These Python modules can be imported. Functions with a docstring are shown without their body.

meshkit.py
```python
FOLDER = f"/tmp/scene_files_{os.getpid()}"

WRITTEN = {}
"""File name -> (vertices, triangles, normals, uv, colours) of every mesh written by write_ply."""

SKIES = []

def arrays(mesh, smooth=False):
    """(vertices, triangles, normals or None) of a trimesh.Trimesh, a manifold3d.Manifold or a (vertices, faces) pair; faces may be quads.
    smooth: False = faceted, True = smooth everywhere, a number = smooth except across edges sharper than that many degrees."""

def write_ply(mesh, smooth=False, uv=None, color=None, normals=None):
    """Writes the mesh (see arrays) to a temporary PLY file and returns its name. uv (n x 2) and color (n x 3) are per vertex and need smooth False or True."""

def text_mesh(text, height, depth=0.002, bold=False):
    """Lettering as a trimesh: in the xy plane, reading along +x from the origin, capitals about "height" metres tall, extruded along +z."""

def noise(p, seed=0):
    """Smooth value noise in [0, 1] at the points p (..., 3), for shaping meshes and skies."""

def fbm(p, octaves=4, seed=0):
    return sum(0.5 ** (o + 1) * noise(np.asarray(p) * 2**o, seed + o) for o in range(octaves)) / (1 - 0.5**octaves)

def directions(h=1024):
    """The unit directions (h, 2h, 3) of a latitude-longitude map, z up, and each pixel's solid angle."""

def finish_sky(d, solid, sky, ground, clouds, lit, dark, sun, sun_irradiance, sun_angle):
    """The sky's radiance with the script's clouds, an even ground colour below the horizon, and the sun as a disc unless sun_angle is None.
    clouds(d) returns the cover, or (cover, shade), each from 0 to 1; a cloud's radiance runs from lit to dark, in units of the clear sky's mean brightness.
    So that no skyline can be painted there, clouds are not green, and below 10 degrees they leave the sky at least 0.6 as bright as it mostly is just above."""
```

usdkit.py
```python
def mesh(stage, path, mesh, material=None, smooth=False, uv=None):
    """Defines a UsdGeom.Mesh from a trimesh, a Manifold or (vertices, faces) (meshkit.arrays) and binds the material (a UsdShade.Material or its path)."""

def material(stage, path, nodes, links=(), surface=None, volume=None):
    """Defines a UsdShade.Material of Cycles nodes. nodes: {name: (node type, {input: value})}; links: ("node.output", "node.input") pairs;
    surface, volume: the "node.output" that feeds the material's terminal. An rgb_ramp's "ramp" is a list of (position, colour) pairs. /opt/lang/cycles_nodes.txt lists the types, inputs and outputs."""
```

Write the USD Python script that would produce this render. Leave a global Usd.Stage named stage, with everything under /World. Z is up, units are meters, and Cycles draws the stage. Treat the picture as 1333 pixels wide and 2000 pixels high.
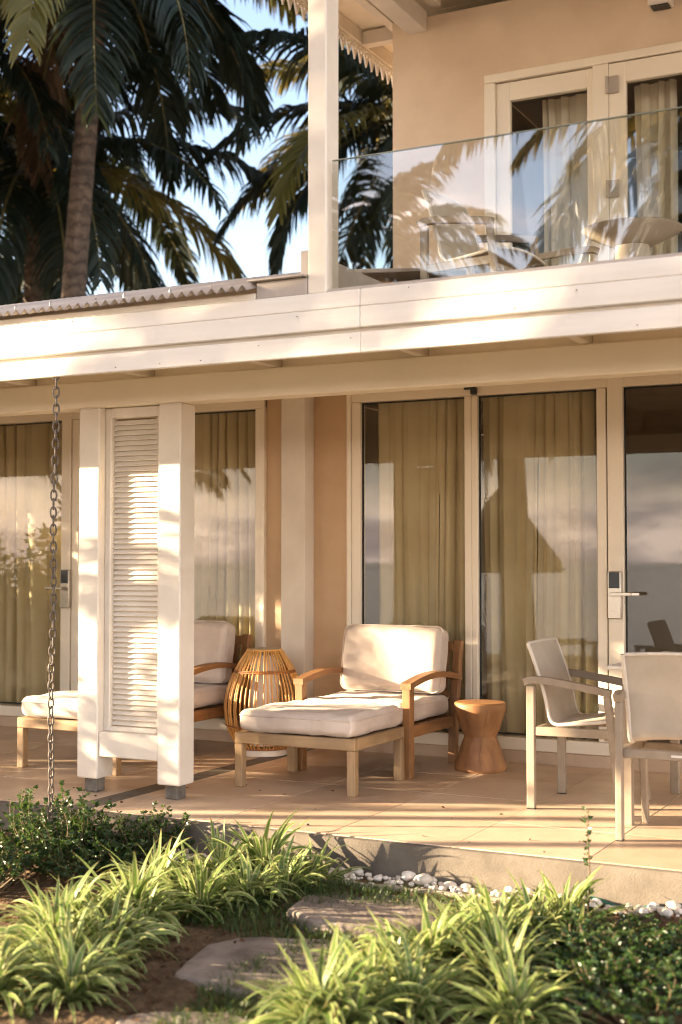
import math, random
import numpy as np, trimesh
import usdkit, meshkit
from pxr import Usd, UsdGeom, UsdLux, UsdShade, Sdf, Gf

PI = math.pi
stage = Usd.Stage.CreateInMemory()
UsdGeom.SetStageUpAxis(stage, UsdGeom.Tokens.z)
UsdGeom.SetStageMetersPerUnit(stage, 1.0)
UsdGeom.Xform.Define(stage, '/World')
UsdGeom.Scope.Define(stage, '/World/Looks')
rng = np.random.default_rng(7)

# ------------------------------------------------------------------ camera, sky, sun, exposure
YAW, PITCH = math.radians(26.966), 0.03736
cam = UsdGeom.Camera.Define(stage, '/World/camera')
cam.CreateHorizontalApertureAttr(24.0)
cam.CreateVerticalApertureAttr(36.0)
cam.CreateFocalLengthAttr(24.0 * 2615 / 1333)
cam.CreateFStopAttr(2.0)
cam.CreateFocusDistanceAttr(7.2)
cam.CreateClippingRangeAttr(Gf.Vec2f(0.1, 8000))
cam.CreateExposureAttr(3.74)
fw = np.array([-math.sin(YAW) * math.cos(PITCH), math.cos(YAW) * math.cos(PITCH), math.sin(PITCH)])
rt = np.array([math.cos(YAW), math.sin(YAW), 0.0])
up = np.cross(rt, fw)
M = Gf.Matrix4d(1.0)
for i, row in enumerate((rt, up, -fw, np.array([0, 0, 1.22]))):
    M.SetRow(i, Gf.Vec4d(*map(float, row), 1.0 if i == 3 else 0.0))
cam.AddTransformOp().Set(M)

SUN = np.array([-0.906, -0.424, 0.2065]); SUN /= np.linalg.norm(SUN)
sun = UsdLux.DistantLight.Define(stage, '/World/sun')
sun.CreateNormalizeAttr(True)
sun.CreateIntensityAttr(0.63)
sun.CreateAngleAttr(0.53)
sun.CreateColorAttr(Gf.Vec3f(1.0, 0.79, 0.54))
zax = SUN; xax = np.cross([0, 0, 1], zax); xax /= np.linalg.norm(xax); yax = np.cross(zax, xax)
M = Gf.Matrix4d(1.0)
for i, row in enumerate((xax, yax, zax)):
    M.SetRow(i, Gf.Vec4d(*map(float, row), 0.0))
sun.AddTransformOp().Set(M)

usdkit.material(stage, '/World/Looks/sky', {
    'tc': ('texture_coordinate', {}),
    'mp': ('mapping', {'scale': (1.6, 1.6, 5.5), 'location': (3.1, 0.4, 0.2)}),
    'nz': ('noise_texture', {'scale': 1.5, 'detail': 7.0, 'roughness': 0.58, 'distortion': 0.3}),
    'cov': ('rgb_ramp', {'ramp': [(0.0, (0.03, 0.03, 0.03)), (0.50, (0.06, 0.06, 0.06)), (0.66, (0.92, 0.92, 0.92)), (1.0, (1, 1, 1))]}),
    'nz2': ('noise_texture', {'scale': 3.7, 'detail': 6.0, 'roughness': 0.6}),
    'shade': ('rgb_ramp', {'ramp': [(0.40, (0.36, 0.30, 0.305)), (0.52, (0.70, 0.575, 0.53)), (0.63, (1.50, 1.18, 0.97))]}),
    'cl': ('mix', {'mix_type': 'multiply', 'fac': 1.0, 'color2': (11.5, 11.5, 11.5)}),
    'sky': ('sky_texture', {'sky_type': 'single_scattering', 'sun_disc': False, 'sun_elevation': math.asin(SUN[2]), 'sun_rotation': math.atan2(SUN[0], SUN[1]), 'aerosol_density': 0.7}),
    'sz': ('separate_xyz', {}), 'band': ('rgb_ramp', {'ramp': [(0.0, (0.93, 0.93, 0.93)), (0.04, (0.8, 0.8, 0.8)), (0.075, (0.2, 0.2, 0.2)), (0.11, (0.0, 0.0, 0.0))]}),
    'nb': ('math', {'math_type': 'multiply_add', 'value2': 0.10, 'value3': -0.05}), 'zz': ('math', {'math_type': 'add'}),
    'cv': ('mix', {'mix_type': 'lighten', 'fac': 1.0}), 'sea': ('map_range', {'range_type': 'smoothstep', 'from_min': 0.45, 'from_max': -0.25, 'clamp': True}), 'cs': ('mix', {'mix_type': 'multiply', 'fac': 1.0}),
    'tn': ('mix', {'mix_type': 'multiply', 'fac': 1.0, 'color2': (0.88, 0.79, 0.80)}),
    'mx': ('mix', {'mix_type': 'mix'}),
    'bg': ('background_shader', {'strength': 0.05}),
}, [('tc.generated', 'mp.vector'), ('mp.vector', 'nz.vector'), ('mp.vector', 'nz2.vector'), ('nz.fac', 'cov.fac'), ('nz2.fac', 'shade.fac'),
    ('shade.color', 'cl.color1'), ('tc.generated', 'sz.vector'), ('nz2.fac', 'nb.value1'), ('sz.z', 'zz.value1'), ('nb.value', 'zz.value2'), ('zz.value', 'band.fac'), ('cov.color', 'cv.color1'), ('band.color', 'cv.color2'), ('sz.y', 'sea.value'), ('cv.color', 'cs.color1'), ('sea.result', 'cs.color2'), ('cs.color', 'mx.fac'), ('sky.color', 'tn.color1'), ('tn.color', 'mx.color1'), ('cl.color', 'mx.color2'), ('mx.color', 'bg.color')], surface='bg.background')
dome = UsdLux.DomeLight.Define(stage, '/World/sky')
UsdShade.MaterialBindingAPI.Apply(dome.GetPrim()).Bind(UsdShade.Material.Get(stage, '/World/Looks/sky'))
dome.GetPrim().SetCustomDataByKey('kind', 'structure')

# ------------------------------------------------------------------ materials
def mat(name, nodes, links, surface='p.BSDF'):
    return usdkit.material(stage, '/World/Looks/' + name, nodes, links, surface=surface)

def noisy(name, c1, c2, scale=6.0, rough=0.5, bump=0.0, bscale=60.0, stretch=(1, 1, 1), spec=0.5, detail=5.0, extra=None, lo=0.35, hi=0.65, bdist=0.01, coord='tc.object'):
    n = {'tc': ('texture_coordinate', {}), 'mp': ('mapping', {'scale': stretch}),
         'n': ('noise_texture', {'scale': scale, 'detail': detail, 'roughness': 0.6}),
         'r': ('rgb_ramp', {'ramp': [(lo, c1), (hi, c2)]}),
         'p': ('principled_bsdf', {'roughness': rough, 'specular_ior_level': spec, **(extra or {})})}
    l = [(coord, 'mp.vector'), ('mp.vector', 'n.vector'), ('n.fac', 'r.fac'), ('r.color', 'p.base_color')]
    if bump:
        n['bn'] = ('noise_texture', {'scale': bscale, 'detail': 4.0, 'roughness': 0.6})
        n['b'] = ('bump', {'strength': bump, 'distance': bdist})
        l += [('mp.vector', 'bn.vector'), ('bn.fac', 'b.height'), ('b.normal', 'p.normal')]
    return mat(name, n, l)

paint = noisy('white_paint', (0.67, 0.60, 0.505), (0.75, 0.685, 0.59), 3.5, 0.55, 0.15, 45, bdist=0.004, detail=8)
board_paint = noisy('board_paint', (0.70, 0.65, 0.585), (0.78, 0.735, 0.67), 3.0, 0.5, 0.25, 30, stretch=(0.25, 1, 4), bdist=0.004, detail=8)
frame_paint = noisy('door_frame_paint', (0.82, 0.73, 0.58), (0.87, 0.785, 0.64), 1.2, 0.35, 0.05, 40, bdist=0.003)
ceil_paint = noisy('ceiling_paint', (0.86, 0.77, 0.61), (0.90, 0.82, 0.67), 2.0, 0.6, 0.1, 40)
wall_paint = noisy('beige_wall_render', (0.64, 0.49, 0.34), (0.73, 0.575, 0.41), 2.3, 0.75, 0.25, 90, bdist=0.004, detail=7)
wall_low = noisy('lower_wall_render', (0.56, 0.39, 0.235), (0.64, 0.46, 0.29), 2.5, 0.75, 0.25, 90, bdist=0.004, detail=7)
concrete = noisy('rough_concrete', (0.085, 0.068, 0.05), (0.185, 0.155, 0.118), 5.0, 0.9, 0.5, 160, detail=10, bdist=0.006, lo=0.3, hi=0.7)
foot_stone = noisy('foot_concrete', (0.10, 0.09, 0.075), (0.21, 0.185, 0.15), 14, 0.9, 0.8, 90, detail=8)
strip_stone = noisy('dark_strip_stone', (0.10, 0.085, 0.065), (0.15, 0.125, 0.095), 6, 0.6, 0.3, 60)
tile_tones = []
for k, (a, b) in enumerate((((0.50, 0.355, 0.235), (0.61, 0.455, 0.32)), ((0.54, 0.395, 0.265), (0.65, 0.49, 0.35)), ((0.46, 0.32, 0.205), (0.57, 0.415, 0.285)))):
    tile_tones.append((('floor_tile_pale', 'floor_tile_warm', 'floor_tile_deep')[k], a, b))
grout = noisy('grout', (0.25, 0.19, 0.13), (0.30, 0.23, 0.16), 20, 0.9)
galv = noisy('galvanised_chain', (0.085, 0.068, 0.055), (0.17, 0.14, 0.115), 60, 0.55, 0.3, 200, extra={'metallic': 0.5}, bdist=0.002)
roof_metal = noisy('roof_sheet', (0.42, 0.36, 0.31), (0.52, 0.46, 0.40), 4, 0.45, 0.1, 20, extra={'metallic': 0.2})
flash_metal = noisy('flashing_sheet', (0.36, 0.31, 0.265), (0.44, 0.38, 0.33), 4, 0.5, 0.1, 20)
steel = noisy('satin_steel', (0.42, 0.37, 0.31), (0.50, 0.45, 0.38), 40, 0.3, 0, stretch=(1, 1, 8), extra={'metallic': 0.9})
black_plastic = noisy('black_plastic', (0.012, 0.014, 0.016), (0.02, 0.022, 0.024), 30, 0.35)
cushion_cloth = noisy('cushion_cloth', (0.56, 0.465, 0.39), (0.68, 0.585, 0.505), 5, 0.85, 0.6, 300, extra={'sheen_weight': 0.15}, bdist=0.002)
sling = noisy('sling_mesh', (0.44, 0.375, 0.295), (0.52, 0.45, 0.36), 5, 0.7, 0.4, 500, bdist=0.002)
alu = noisy('taupe_aluminium', (0.25, 0.195, 0.14), (0.31, 0.25, 0.185), 12, 0.45, 0.15, 60, stretch=(1, 1, 1), bdist=0.002)
pale_tube = noisy('pale_tube', (0.60, 0.53, 0.44), (0.66, 0.59, 0.50), 10, 0.4)
table_top = noisy('white_table_top', (0.64, 0.58, 0.50), (0.70, 0.64, 0.56), 5, 0.35)
cane = noisy('golden_cane', (0.55, 0.27, 0.07), (0.74, 0.43, 0.14), 25, 0.42, 0.3, 90, stretch=(1, 1, 0.35), bdist=0.003)
cane_dark = noisy('dark_cane', (0.26, 0.10, 0.03), (0.40, 0.17, 0.05), 30, 0.5, 0.3, 90)
lamp_white = noisy('opal_shade', (0.74, 0.69, 0.62), (0.80, 0.76, 0.69), 4, 0.5)
pebble_white = mat('white_pebble', {
    'oi': ('object_info', {}), 'tc': ('texture_coordinate', {}), 'n': ('noise_texture', {'scale': 45.0, 'detail': 5.0}),
    'r': ('rgb_ramp', {'ramp': [(0.3, (0.60, 0.53, 0.44)), (0.6, (0.80, 0.755, 0.68))]}),
    'r2': ('rgb_ramp', {'ramp': [(0.0, (0.62, 0.55, 0.47)), (0.5, (1, 0.97, 0.92)), (1.0, (0.82, 0.76, 0.68))]}),
    'm': ('mix', {'mix_type': 'multiply', 'fac': 1.0}), 'p': ('principled_bsdf', {'roughness': 0.5})},
    [('tc.object', 'n.vector'), ('n.fac', 'r.fac'), ('oi.random', 'r2.fac'), ('r.color', 'm.color1'), ('r2.color', 'm.color2'), ('m.color', 'p.base_color')])
def tile_mat(name, a, b):
    return mat(name, {'tc': ('texture_coordinate', {}), 'n': ('noise_texture', {'scale': 3.5, 'detail': 9.0, 'roughness': 0.65}), 'r': ('rgb_ramp', {'ramp': [(0.32, a), (0.68, b)]}),
                      'n2': ('noise_texture', {'scale': 1.1, 'detail': 6.0, 'roughness': 0.7}), 'r2': ('rgb_ramp', {'ramp': [(0.30, (0.80, 0.78, 0.76)), (0.48, (1, 1, 1)), (0.75, (1.04, 1.04, 1.03))]}),
                      'n3': ('noise_texture', {'scale': 85.0, 'detail': 2.0}), 'r3': ('rgb_ramp', {'ramp': [(0.24, (0.55, 0.5, 0.45)), (0.32, (1, 1, 1))]}),
                      'm': ('mix', {'mix_type': 'multiply', 'fac': 1.0}), 'm2': ('mix', {'mix_type': 'multiply', 'fac': 1.0}), 'b': ('bump', {'strength': 0.12, 'distance': 0.004}),
                      'rr': ('map_range', {'from_min': 0.3, 'from_max': 0.7, 'to_min': 0.5, 'to_max': 0.36, 'clamp': True}), 'p': ('principled_bsdf', {})},
               [('tc.object', 'n.vector'), ('tc.object', 'n2.vector'), ('tc.object', 'n3.vector'), ('n.fac', 'r.fac'), ('n2.fac', 'r2.fac'), ('n3.fac', 'r3.fac'), ('r.color', 'm.color1'), ('r2.color', 'm.color2'),
                ('m.color', 'm2.color1'), ('r3.color', 'm2.color2'), ('m2.color', 'p.base_color'), ('n2.fac', 'rr.value'), ('rr.result', 'p.roughness'), ('n.fac', 'b.height'), ('b.normal', 'p.normal')])
def wood(name, c1, c2, c3, axis, scale=1.0, rough=0.5):
    st = {'x': (2.2, 22, 22), 'y': (22, 2.2, 22), 'z': (22, 22, 2.2)}[axis]
    return mat(name, {'tc': ('texture_coordinate', {}), 'mp': ('mapping', {'scale': tuple(s * scale for s in st)}),
                      'n': ('noise_texture', {'scale': 1.0, 'detail': 6.0, 'roughness': 0.65, 'distortion': 0.6}),
                      'n2': ('noise_texture', {'scale': 5.0, 'detail': 3.0}),
                      'r': ('rgb_ramp', {'ramp': [(0.28, c1), (0.5, c2), (0.72, c3)]}),
                      'r2': ('rgb_ramp', {'ramp': [(0.3, (0.72, 0.72, 0.74)), (0.65, (1.08, 1.05, 1.0))]}),
                      'm': ('mix', {'mix_type': 'multiply', 'fac': 1.0}),
                      'b': ('bump', {'strength': 0.25, 'distance': 0.004}), 'p': ('principled_bsdf', {'roughness': rough})},
               [('tc.object', 'mp.vector'), ('mp.vector', 'n.vector'), ('tc.object', 'n2.vector'), ('n.fac', 'r.fac'), ('n2.fac', 'r2.fac'),
                ('r.color', 'm.color1'), ('r2.color', 'm.color2'), ('m.color', 'p.base_color'), ('n.fac', 'b.height'), ('b.normal', 'p.normal')])
teak = {k: wood('teak_along_' + k, (0.18, 0.082, 0.028), (0.27, 0.13, 0.047), (0.36, 0.185, 0.072), k) for k in 'xyz'}
teak_grey = {k: wood('weathered_teak_along_' + k, (0.26, 0.165, 0.082), (0.35, 0.23, 0.12), (0.44, 0.305, 0.175), k) for k in 'xyz'}
tiles = [tile_mat(*t) for t in tile_tones]
stool_wood = wood('acacia_stool', (0.20, 0.088, 0.032), (0.32, 0.15, 0.058), (0.42, 0.22, 0.092), 'z', 0.45, 0.5)
brown_wood = wood('brown_wood', (0.10, 0.05, 0.025), (0.15, 0.08, 0.04), (0.2, 0.11, 0.06), 'x')
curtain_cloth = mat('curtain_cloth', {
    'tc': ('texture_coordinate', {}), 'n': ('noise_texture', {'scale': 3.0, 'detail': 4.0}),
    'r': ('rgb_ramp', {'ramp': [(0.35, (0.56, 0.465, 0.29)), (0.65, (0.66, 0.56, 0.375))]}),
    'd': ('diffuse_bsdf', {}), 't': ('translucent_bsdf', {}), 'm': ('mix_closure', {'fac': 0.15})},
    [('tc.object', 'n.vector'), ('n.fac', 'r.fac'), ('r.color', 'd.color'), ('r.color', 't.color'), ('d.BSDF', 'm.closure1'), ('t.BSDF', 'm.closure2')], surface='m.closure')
def pane(name, tint, k, rough=0.0):
    return mat(name, {'t': ('transparent_bsdf', {'color': tint}), 'g': ('glossy_bsdf', {'color': (1, 1, 1), 'roughness': rough}),
                      'f': ('fresnel', {'IOR': 1.52}), 'ge': ('geometry', {}), 'inv': ('math', {'math_type': 'subtract', 'value1': 1.0}),
                      'k': ('math', {'math_type': 'multiply', 'value2': k, 'use_clamp': True}), 'a': ('math', {'math_type': 'multiply'}), 'm': ('mix_closure', {})},
               [('ge.backfacing', 'inv.value2'), ('f.fac', 'k.value1'), ('k.value', 'a.value1'), ('inv.value', 'a.value2'), ('a.value', 'm.fac'), ('t.BSDF', 'm.closure1'), ('g.BSDF', 'm.closure2')], surface='m.closure')
door_glass = pane('door_glass', (0.96, 0.96, 0.93), 1.25)
rail_glass = pane('balustrade_glass', (0.94, 0.945, 0.92), 4.6, 0.014)
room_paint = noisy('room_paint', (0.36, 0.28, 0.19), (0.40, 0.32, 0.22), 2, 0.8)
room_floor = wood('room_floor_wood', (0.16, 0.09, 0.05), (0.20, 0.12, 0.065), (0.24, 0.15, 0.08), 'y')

def leafmat(name, ramp, rough=0.45, trans=0.35, tcol=(0.30, 0.34, 0.05), island=True):
    n = {'ge': ('geometry', {}), 'r': ('rgb_ramp', {'ramp': ramp}), 'p': ('principled_bsdf', {'roughness': rough, 'specular_ior_level': 0.45}),
         't': ('translucent_bsdf', {}), 'tm': ('mix', {'mix_type': 'mix', 'fac': 0.5, 'color2': tcol}), 'm': ('mix_closure', {'fac': trans})}
    return mat(name, n, [('ge.random_per_island', 'r.fac'), ('r.color', 'p.base_color'), ('r.color', 'tm.color1'), ('tm.color', 't.color'), ('p.BSDF', 'm.closure1'), ('t.BSDF', 'm.closure2')], surface='m.closure')
palm_green = leafmat('palm_leaflet', [(0, (0.008, 0.018, 0.010)), (0.6, (0.014, 0.030, 0.013)), (0.93, (0.03, 0.042, 0.014)), (1, (0.15, 0.10, 0.025))], 0.62, 0.12, (0.07, 0.08, 0.012))
palm_gold = leafmat('palm_leaflet_yellowing', [(0, (0.10, 0.10, 0.02)), (0.5, (0.28, 0.21, 0.045)), (1, (0.50, 0.30, 0.055))], 0.5, 0.35, (0.35, 0.22, 0.04))
palm_dry = leafmat('palm_leaflet_dry', [(0, (0.10, 0.06, 0.03)), (1, (0.2, 0.12, 0.06))], 0.7, 0.2, (0.2, 0.12, 0.05))
rachis_mat = noisy('palm_rib', (0.10, 0.085, 0.03), (0.17, 0.14, 0.05), 6, 0.5)
shrub_leaf = leafmat('shrub_leaf', [(0, (0.028, 0.062, 0.016)), (0.6, (0.06, 0.115, 0.024)), (1, (0.13, 0.20, 0.04))], 0.30, 0.26, (0.14, 0.22, 0.03))
grass_leaf = leafmat('grass_blade', [(0, (0.05, 0.09, 0.02)), (0.7, (0.10, 0.14, 0.03)), (1, (0.22, 0.19, 0.07))], 0.5, 0.3, (0.2, 0.24, 0.04))
twig = noisy('twig', (0.09, 0.06, 0.03), (0.16, 0.11, 0.05), 20, 0.8)
litter = leafmat('leaf_litter', [(0, (0.09, 0.045, 0.02)), (0.5, (0.20, 0.10, 0.04)), (1, (0.36, 0.22, 0.10))], 0.8, 0.08, (0.3, 0.15, 0.05))
trunk_mat = mat('palm_bark', {
    'tc': ('texture_coordinate', {}), 'mp': ('mapping', {'scale': (1, 1, 1)}), 'w': ('wave_texture', {'wave_type': 'bands', 'bands_direction': 'z', 'scale': 2.1, 'distortion': 9.0, 'detail': 7.0, 'detail_scale': 3.0, 'detail_roughness': 0.7}),
    'n': ('noise_texture', {'scale': 6.0, 'detail': 6.0}), 'r': ('rgb_ramp', {'ramp': [(0.0, (0.05, 0.035, 0.026)), (0.35, (0.08, 0.058, 0.042)), (1.0, (0.115, 0.084, 0.06))]}),
    'r2': ('rgb_ramp', {'ramp': [(0.3, (0.6, 0.58, 0.58)), (0.7, (1.15, 1.1, 1.05))]}), 'm': ('mix', {'mix_type': 'multiply', 'fac': 1.0}),
    'b': ('bump', {'strength': 0.6, 'distance': 0.03}), 'p': ('principled_bsdf', {'roughness': 0.9})},
    [('tc.object', 'w.vector'), ('tc.object', 'n.vector'), ('w.fac', 'r.fac'), ('n.fac', 'r2.fac'), ('r.color', 'm.color1'), ('r2.color', 'm.color2'), ('m.color', 'p.base_color'), ('w.fac', 'b.height'), ('b.normal', 'p.normal')])
spider_leaf = mat('variegated_leaf', {
    'tc': ('texture_coordinate', {}), 'sx': ('separate_xyz', {}), 'ge': ('geometry', {}), 'tip': ('rgb_ramp', {'ramp': [(0.0, (0, 0, 0)), (0.90, (0, 0, 0)), (0.97, (0.9, 0.9, 0.9)), (1.0, (1, 1, 1))]}), 'tm': ('mix', {'mix_type': 'mix', 'color2': (0.30, 0.19, 0.08)}),
    'r': ('rgb_ramp', {'ramp': [(0.0, (0.52, 0.52, 0.26)), (0.17, (0.48, 0.49, 0.22)), (0.28, (0.13, 0.215, 0.045)), (0.5, (0.19, 0.28, 0.065)), (0.72, (0.13, 0.215, 0.045)), (0.83, (0.48, 0.49, 0.22)), (1.0, (0.52, 0.52, 0.26))]}),
    'r2': ('rgb_ramp', {'ramp': [(0.0, (0.55, 0.62, 0.5)), (0.5, (0.9, 0.92, 0.9)), (1.0, (1.15, 1.1, 1.0))]}),
    'm': ('mix', {'mix_type': 'multiply', 'fac': 1.0}), 'oi': ('object_info', {}),
    'p': ('principled_bsdf', {'roughness': 0.4, 'specular_ior_level': 0.45}), 't': ('translucent_bsdf', {}), 'mc': ('mix_closure', {'fac': 0.35})},
    [('tc.UV', 'sx.vector'), ('sx.x', 'r.fac'), ('oi.random', 'r2.fac'), ('r.color', 'm.color1'), ('r2.color', 'm.color2'), ('sx.y', 'tip.fac'), ('tip.color', 'tm.fac'), ('m.color', 'tm.color1'), ('tm.color', 'p.base_color'), ('tm.color', 't.color'), ('p.BSDF', 'mc.closure1'), ('t.BSDF', 'mc.closure2')], surface='mc.closure')
stone = noisy('stepping_stone_slate', (0.13, 0.10, 0.078), (0.30, 0.245, 0.195), 5, 0.8, 0.9, 26, detail=9, bdist=0.01)
soil = mat('garden_soil', {
    'ge': ('geometry', {}), 'sx': ('separate_xyz', {}), 'n': ('noise_texture', {'scale': 9.0, 'detail': 9.0, 'roughness': 0.7}),
    'r': ('rgb_ramp', {'ramp': [(0.3, (0.055, 0.034, 0.018)), (0.5, (0.12, 0.078, 0.042)), (0.7, (0.21, 0.14, 0.075))]}),
    'rs': ('rgb_ramp', {'ramp': [(0.3, (0.36, 0.30, 0.22)), (0.7, (0.48, 0.41, 0.31))]}), 'k': ('map_range', {'from_min': -3.0, 'from_max': -9.0, 'clamp': True}),
    'm': ('mix', {'mix_type': 'mix'}), 'bn': ('noise_texture', {'scale': 60.0, 'detail': 6.0}), 'b': ('bump', {'strength': 0.9, 'distance': 0.02}), 'p': ('principled_bsdf', {'roughness': 0.95, 'specular_ior_level': 0.2})},
    [('ge.position', 'n.vector'), ('ge.position', 'bn.vector'), ('ge.position', 'sx.vector'), ('sx.y', 'k.value'), ('n.fac', 'r.fac'), ('n.fac', 'rs.fac'), ('k.result', 'm.fac'), ('r.color', 'm.color1'), ('rs.color', 'm.color2'),
     ('m.color', 'p.base_color'), ('bn.fac', 'b.height'), ('b.normal', 'p.normal')])
water = mat('sea_water', {
    'ge': ('geometry', {}), 'mp': ('mapping', {'scale': (0.25, 0.6, 1)}), 'n': ('noise_texture', {'scale': 1.3, 'detail': 6.0}), 'b': ('bump', {'strength': 0.5, 'distance': 0.25}),
    'p': ('principled_bsdf', {'base_color': (0.05, 0.075, 0.085), 'roughness': 0.15})},
    [('ge.position', 'mp.vector'), ('mp.vector', 'n.vector'), ('n.fac', 'b.height'), ('b.normal', 'p.normal')])
foam = noisy('surf_foam', (0.6, 0.6, 0.6), (0.8, 0.8, 0.8), 0.3, 0.8)
thatch = noisy('thatch', (0.13, 0.09, 0.05), (0.24, 0.17, 0.09), 8, 0.9, 0.9, 60, stretch=(1, 1, 0.3), bdist=0.03)
wicker = noisy('dark_wicker', (0.035, 0.025, 0.018), (0.07, 0.05, 0.035), 80, 0.6, 0.6, 200)
edging_mat = noisy('stone_edging', (0.32, 0.26, 0.19), (0.42, 0.35, 0.26), 8, 0.8, 0.4, 60)
hose_mat = noisy('green_hose_plastic', (0.008, 0.09, 0.06), (0.012, 0.12, 0.075), 6, 0.4)
tag_white = noisy('tag_white', (0.7, 0.66, 0.6), (0.74, 0.7, 0.64), 30, 0.5)
gasket_mat = noisy('black_gasket', (0.012, 0.014, 0.013), (0.02, 0.022, 0.02), 30, 0.6)

# ------------------------------------------------------------------ helpers
taken = set()
def free(parent, name):
    p = f'{parent}/{name}'
    k = 0
    while p in taken:
        k += 1
        p = f'{parent}/{name}_{k:03d}'
    taken.add(p)
    return p
def tagp(prim, label=None, cat=None, group=None, kind=None):
    for k, v in (('label', label), ('category', cat), ('group', group), ('kind', kind)):
        if v:
            prim.SetCustomDataByKey(k, v)
    return prim
def thing(name, label, cat, loc=(0, 0, 0), rz=0.0, group=None, kind=None, scale=None):
    x = UsdGeom.Xform.Define(stage, free('/World', name))
    x.AddTranslateOp().Set(Gf.Vec3d(*map(float, loc)))
    x.AddRotateZOp().Set(float(math.degrees(rz)))
    if scale is not None:
        x.AddScaleOp().Set(Gf.Vec3f(*map(float, np.broadcast_to(scale, 3))))
    return tagp(x.GetPrim(), label, cat, group, kind)
def obj(name, m, material, parent=None, smooth=30, uv=None, label=None, cat=None, group=None, kind=None):
    base = '/World' if parent is None else str(parent.GetPath())
    g = usdkit.mesh(stage, free(base, name), m, material, smooth=smooth, uv=uv)
    return tagp(g.GetPrim(), label, cat, group, kind)
def dup(src, loc, rz=0.0, label=None, scale=None, group=None, name=None):
    d = src.GetCustomData()
    t = thing(name or src.GetName().rstrip('0123456789').rstrip('_'), label or d['label'], d['category'], loc, rz, group or d.get('group'), None, scale)
    t.GetReferences().AddInternalReference(src.GetPath())
    t.SetInstanceable(True)
    return t
_hull = {}
def box(x0, x1, y0, y1, z0, z1, b=0.003):
    c = np.array([(x0 + x1) / 2, (y0 + y1) / 2, (z0 + z1) / 2]); h = np.array([x1 - x0, y1 - y0, z1 - z0]) / 2
    return bevel_box(h, b, c)
def bevel_box(h, b, c=(0, 0, 0)):
    if 'f' not in _hull:
        v = []
        for ax in range(3):
            for s in np.ndindex(2, 2, 2):
                s = np.array(s) * 2 - 1; q = s * 1.0; q[(np.arange(3) != ax)] *= 0.8; v.append(q)
        v = np.array(v); hull = trimesh.convex.convex_hull(v)
        idx = [int(np.argmin(np.linalg.norm(v - p, axis=1))) for p in hull.vertices]
        _hull['f'], _hull['s'] = np.array(idx)[hull.faces], v
    s, f = _hull['s'], _hull['f']
    b = min(b, 0.4 * float(np.min(h)))
    v = np.sign(s) * (np.asarray(h) - np.where(np.abs(s) > 0.9, 0, b))
    return trimesh.Trimesh(v + np.asarray(c), f, process=False)
def beam(p0, p1, w, h, upv=(0, 0, 1), b=0.003):
    p0, p1 = np.array(p0, float), np.array(p1, float)
    d = p1 - p0; L = np.linalg.norm(d); d /= L
    s = np.cross(d, upv); s /= np.linalg.norm(s); u = np.cross(s, d)
    m = bevel_box((L / 2, w / 2, h / 2), b)
    m.vertices = m.vertices @ np.array([d, s, u]) + (p0 + p1) / 2
    return m
def frames(P):
    P = np.asarray(P, float); t = np.gradient(P, axis=0); t /= np.linalg.norm(t, axis=1)[:, None]
    n = np.cross(t[0], [0.13, 0.21, 0.97]); n /= np.linalg.norm(n); N = []
    for i in range(len(P)):
        n = n - t[i] * (n @ t[i]); n /= np.linalg.norm(n); N.append(n)
    N = np.array(N); return t, N, np.cross(t, N)
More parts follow.
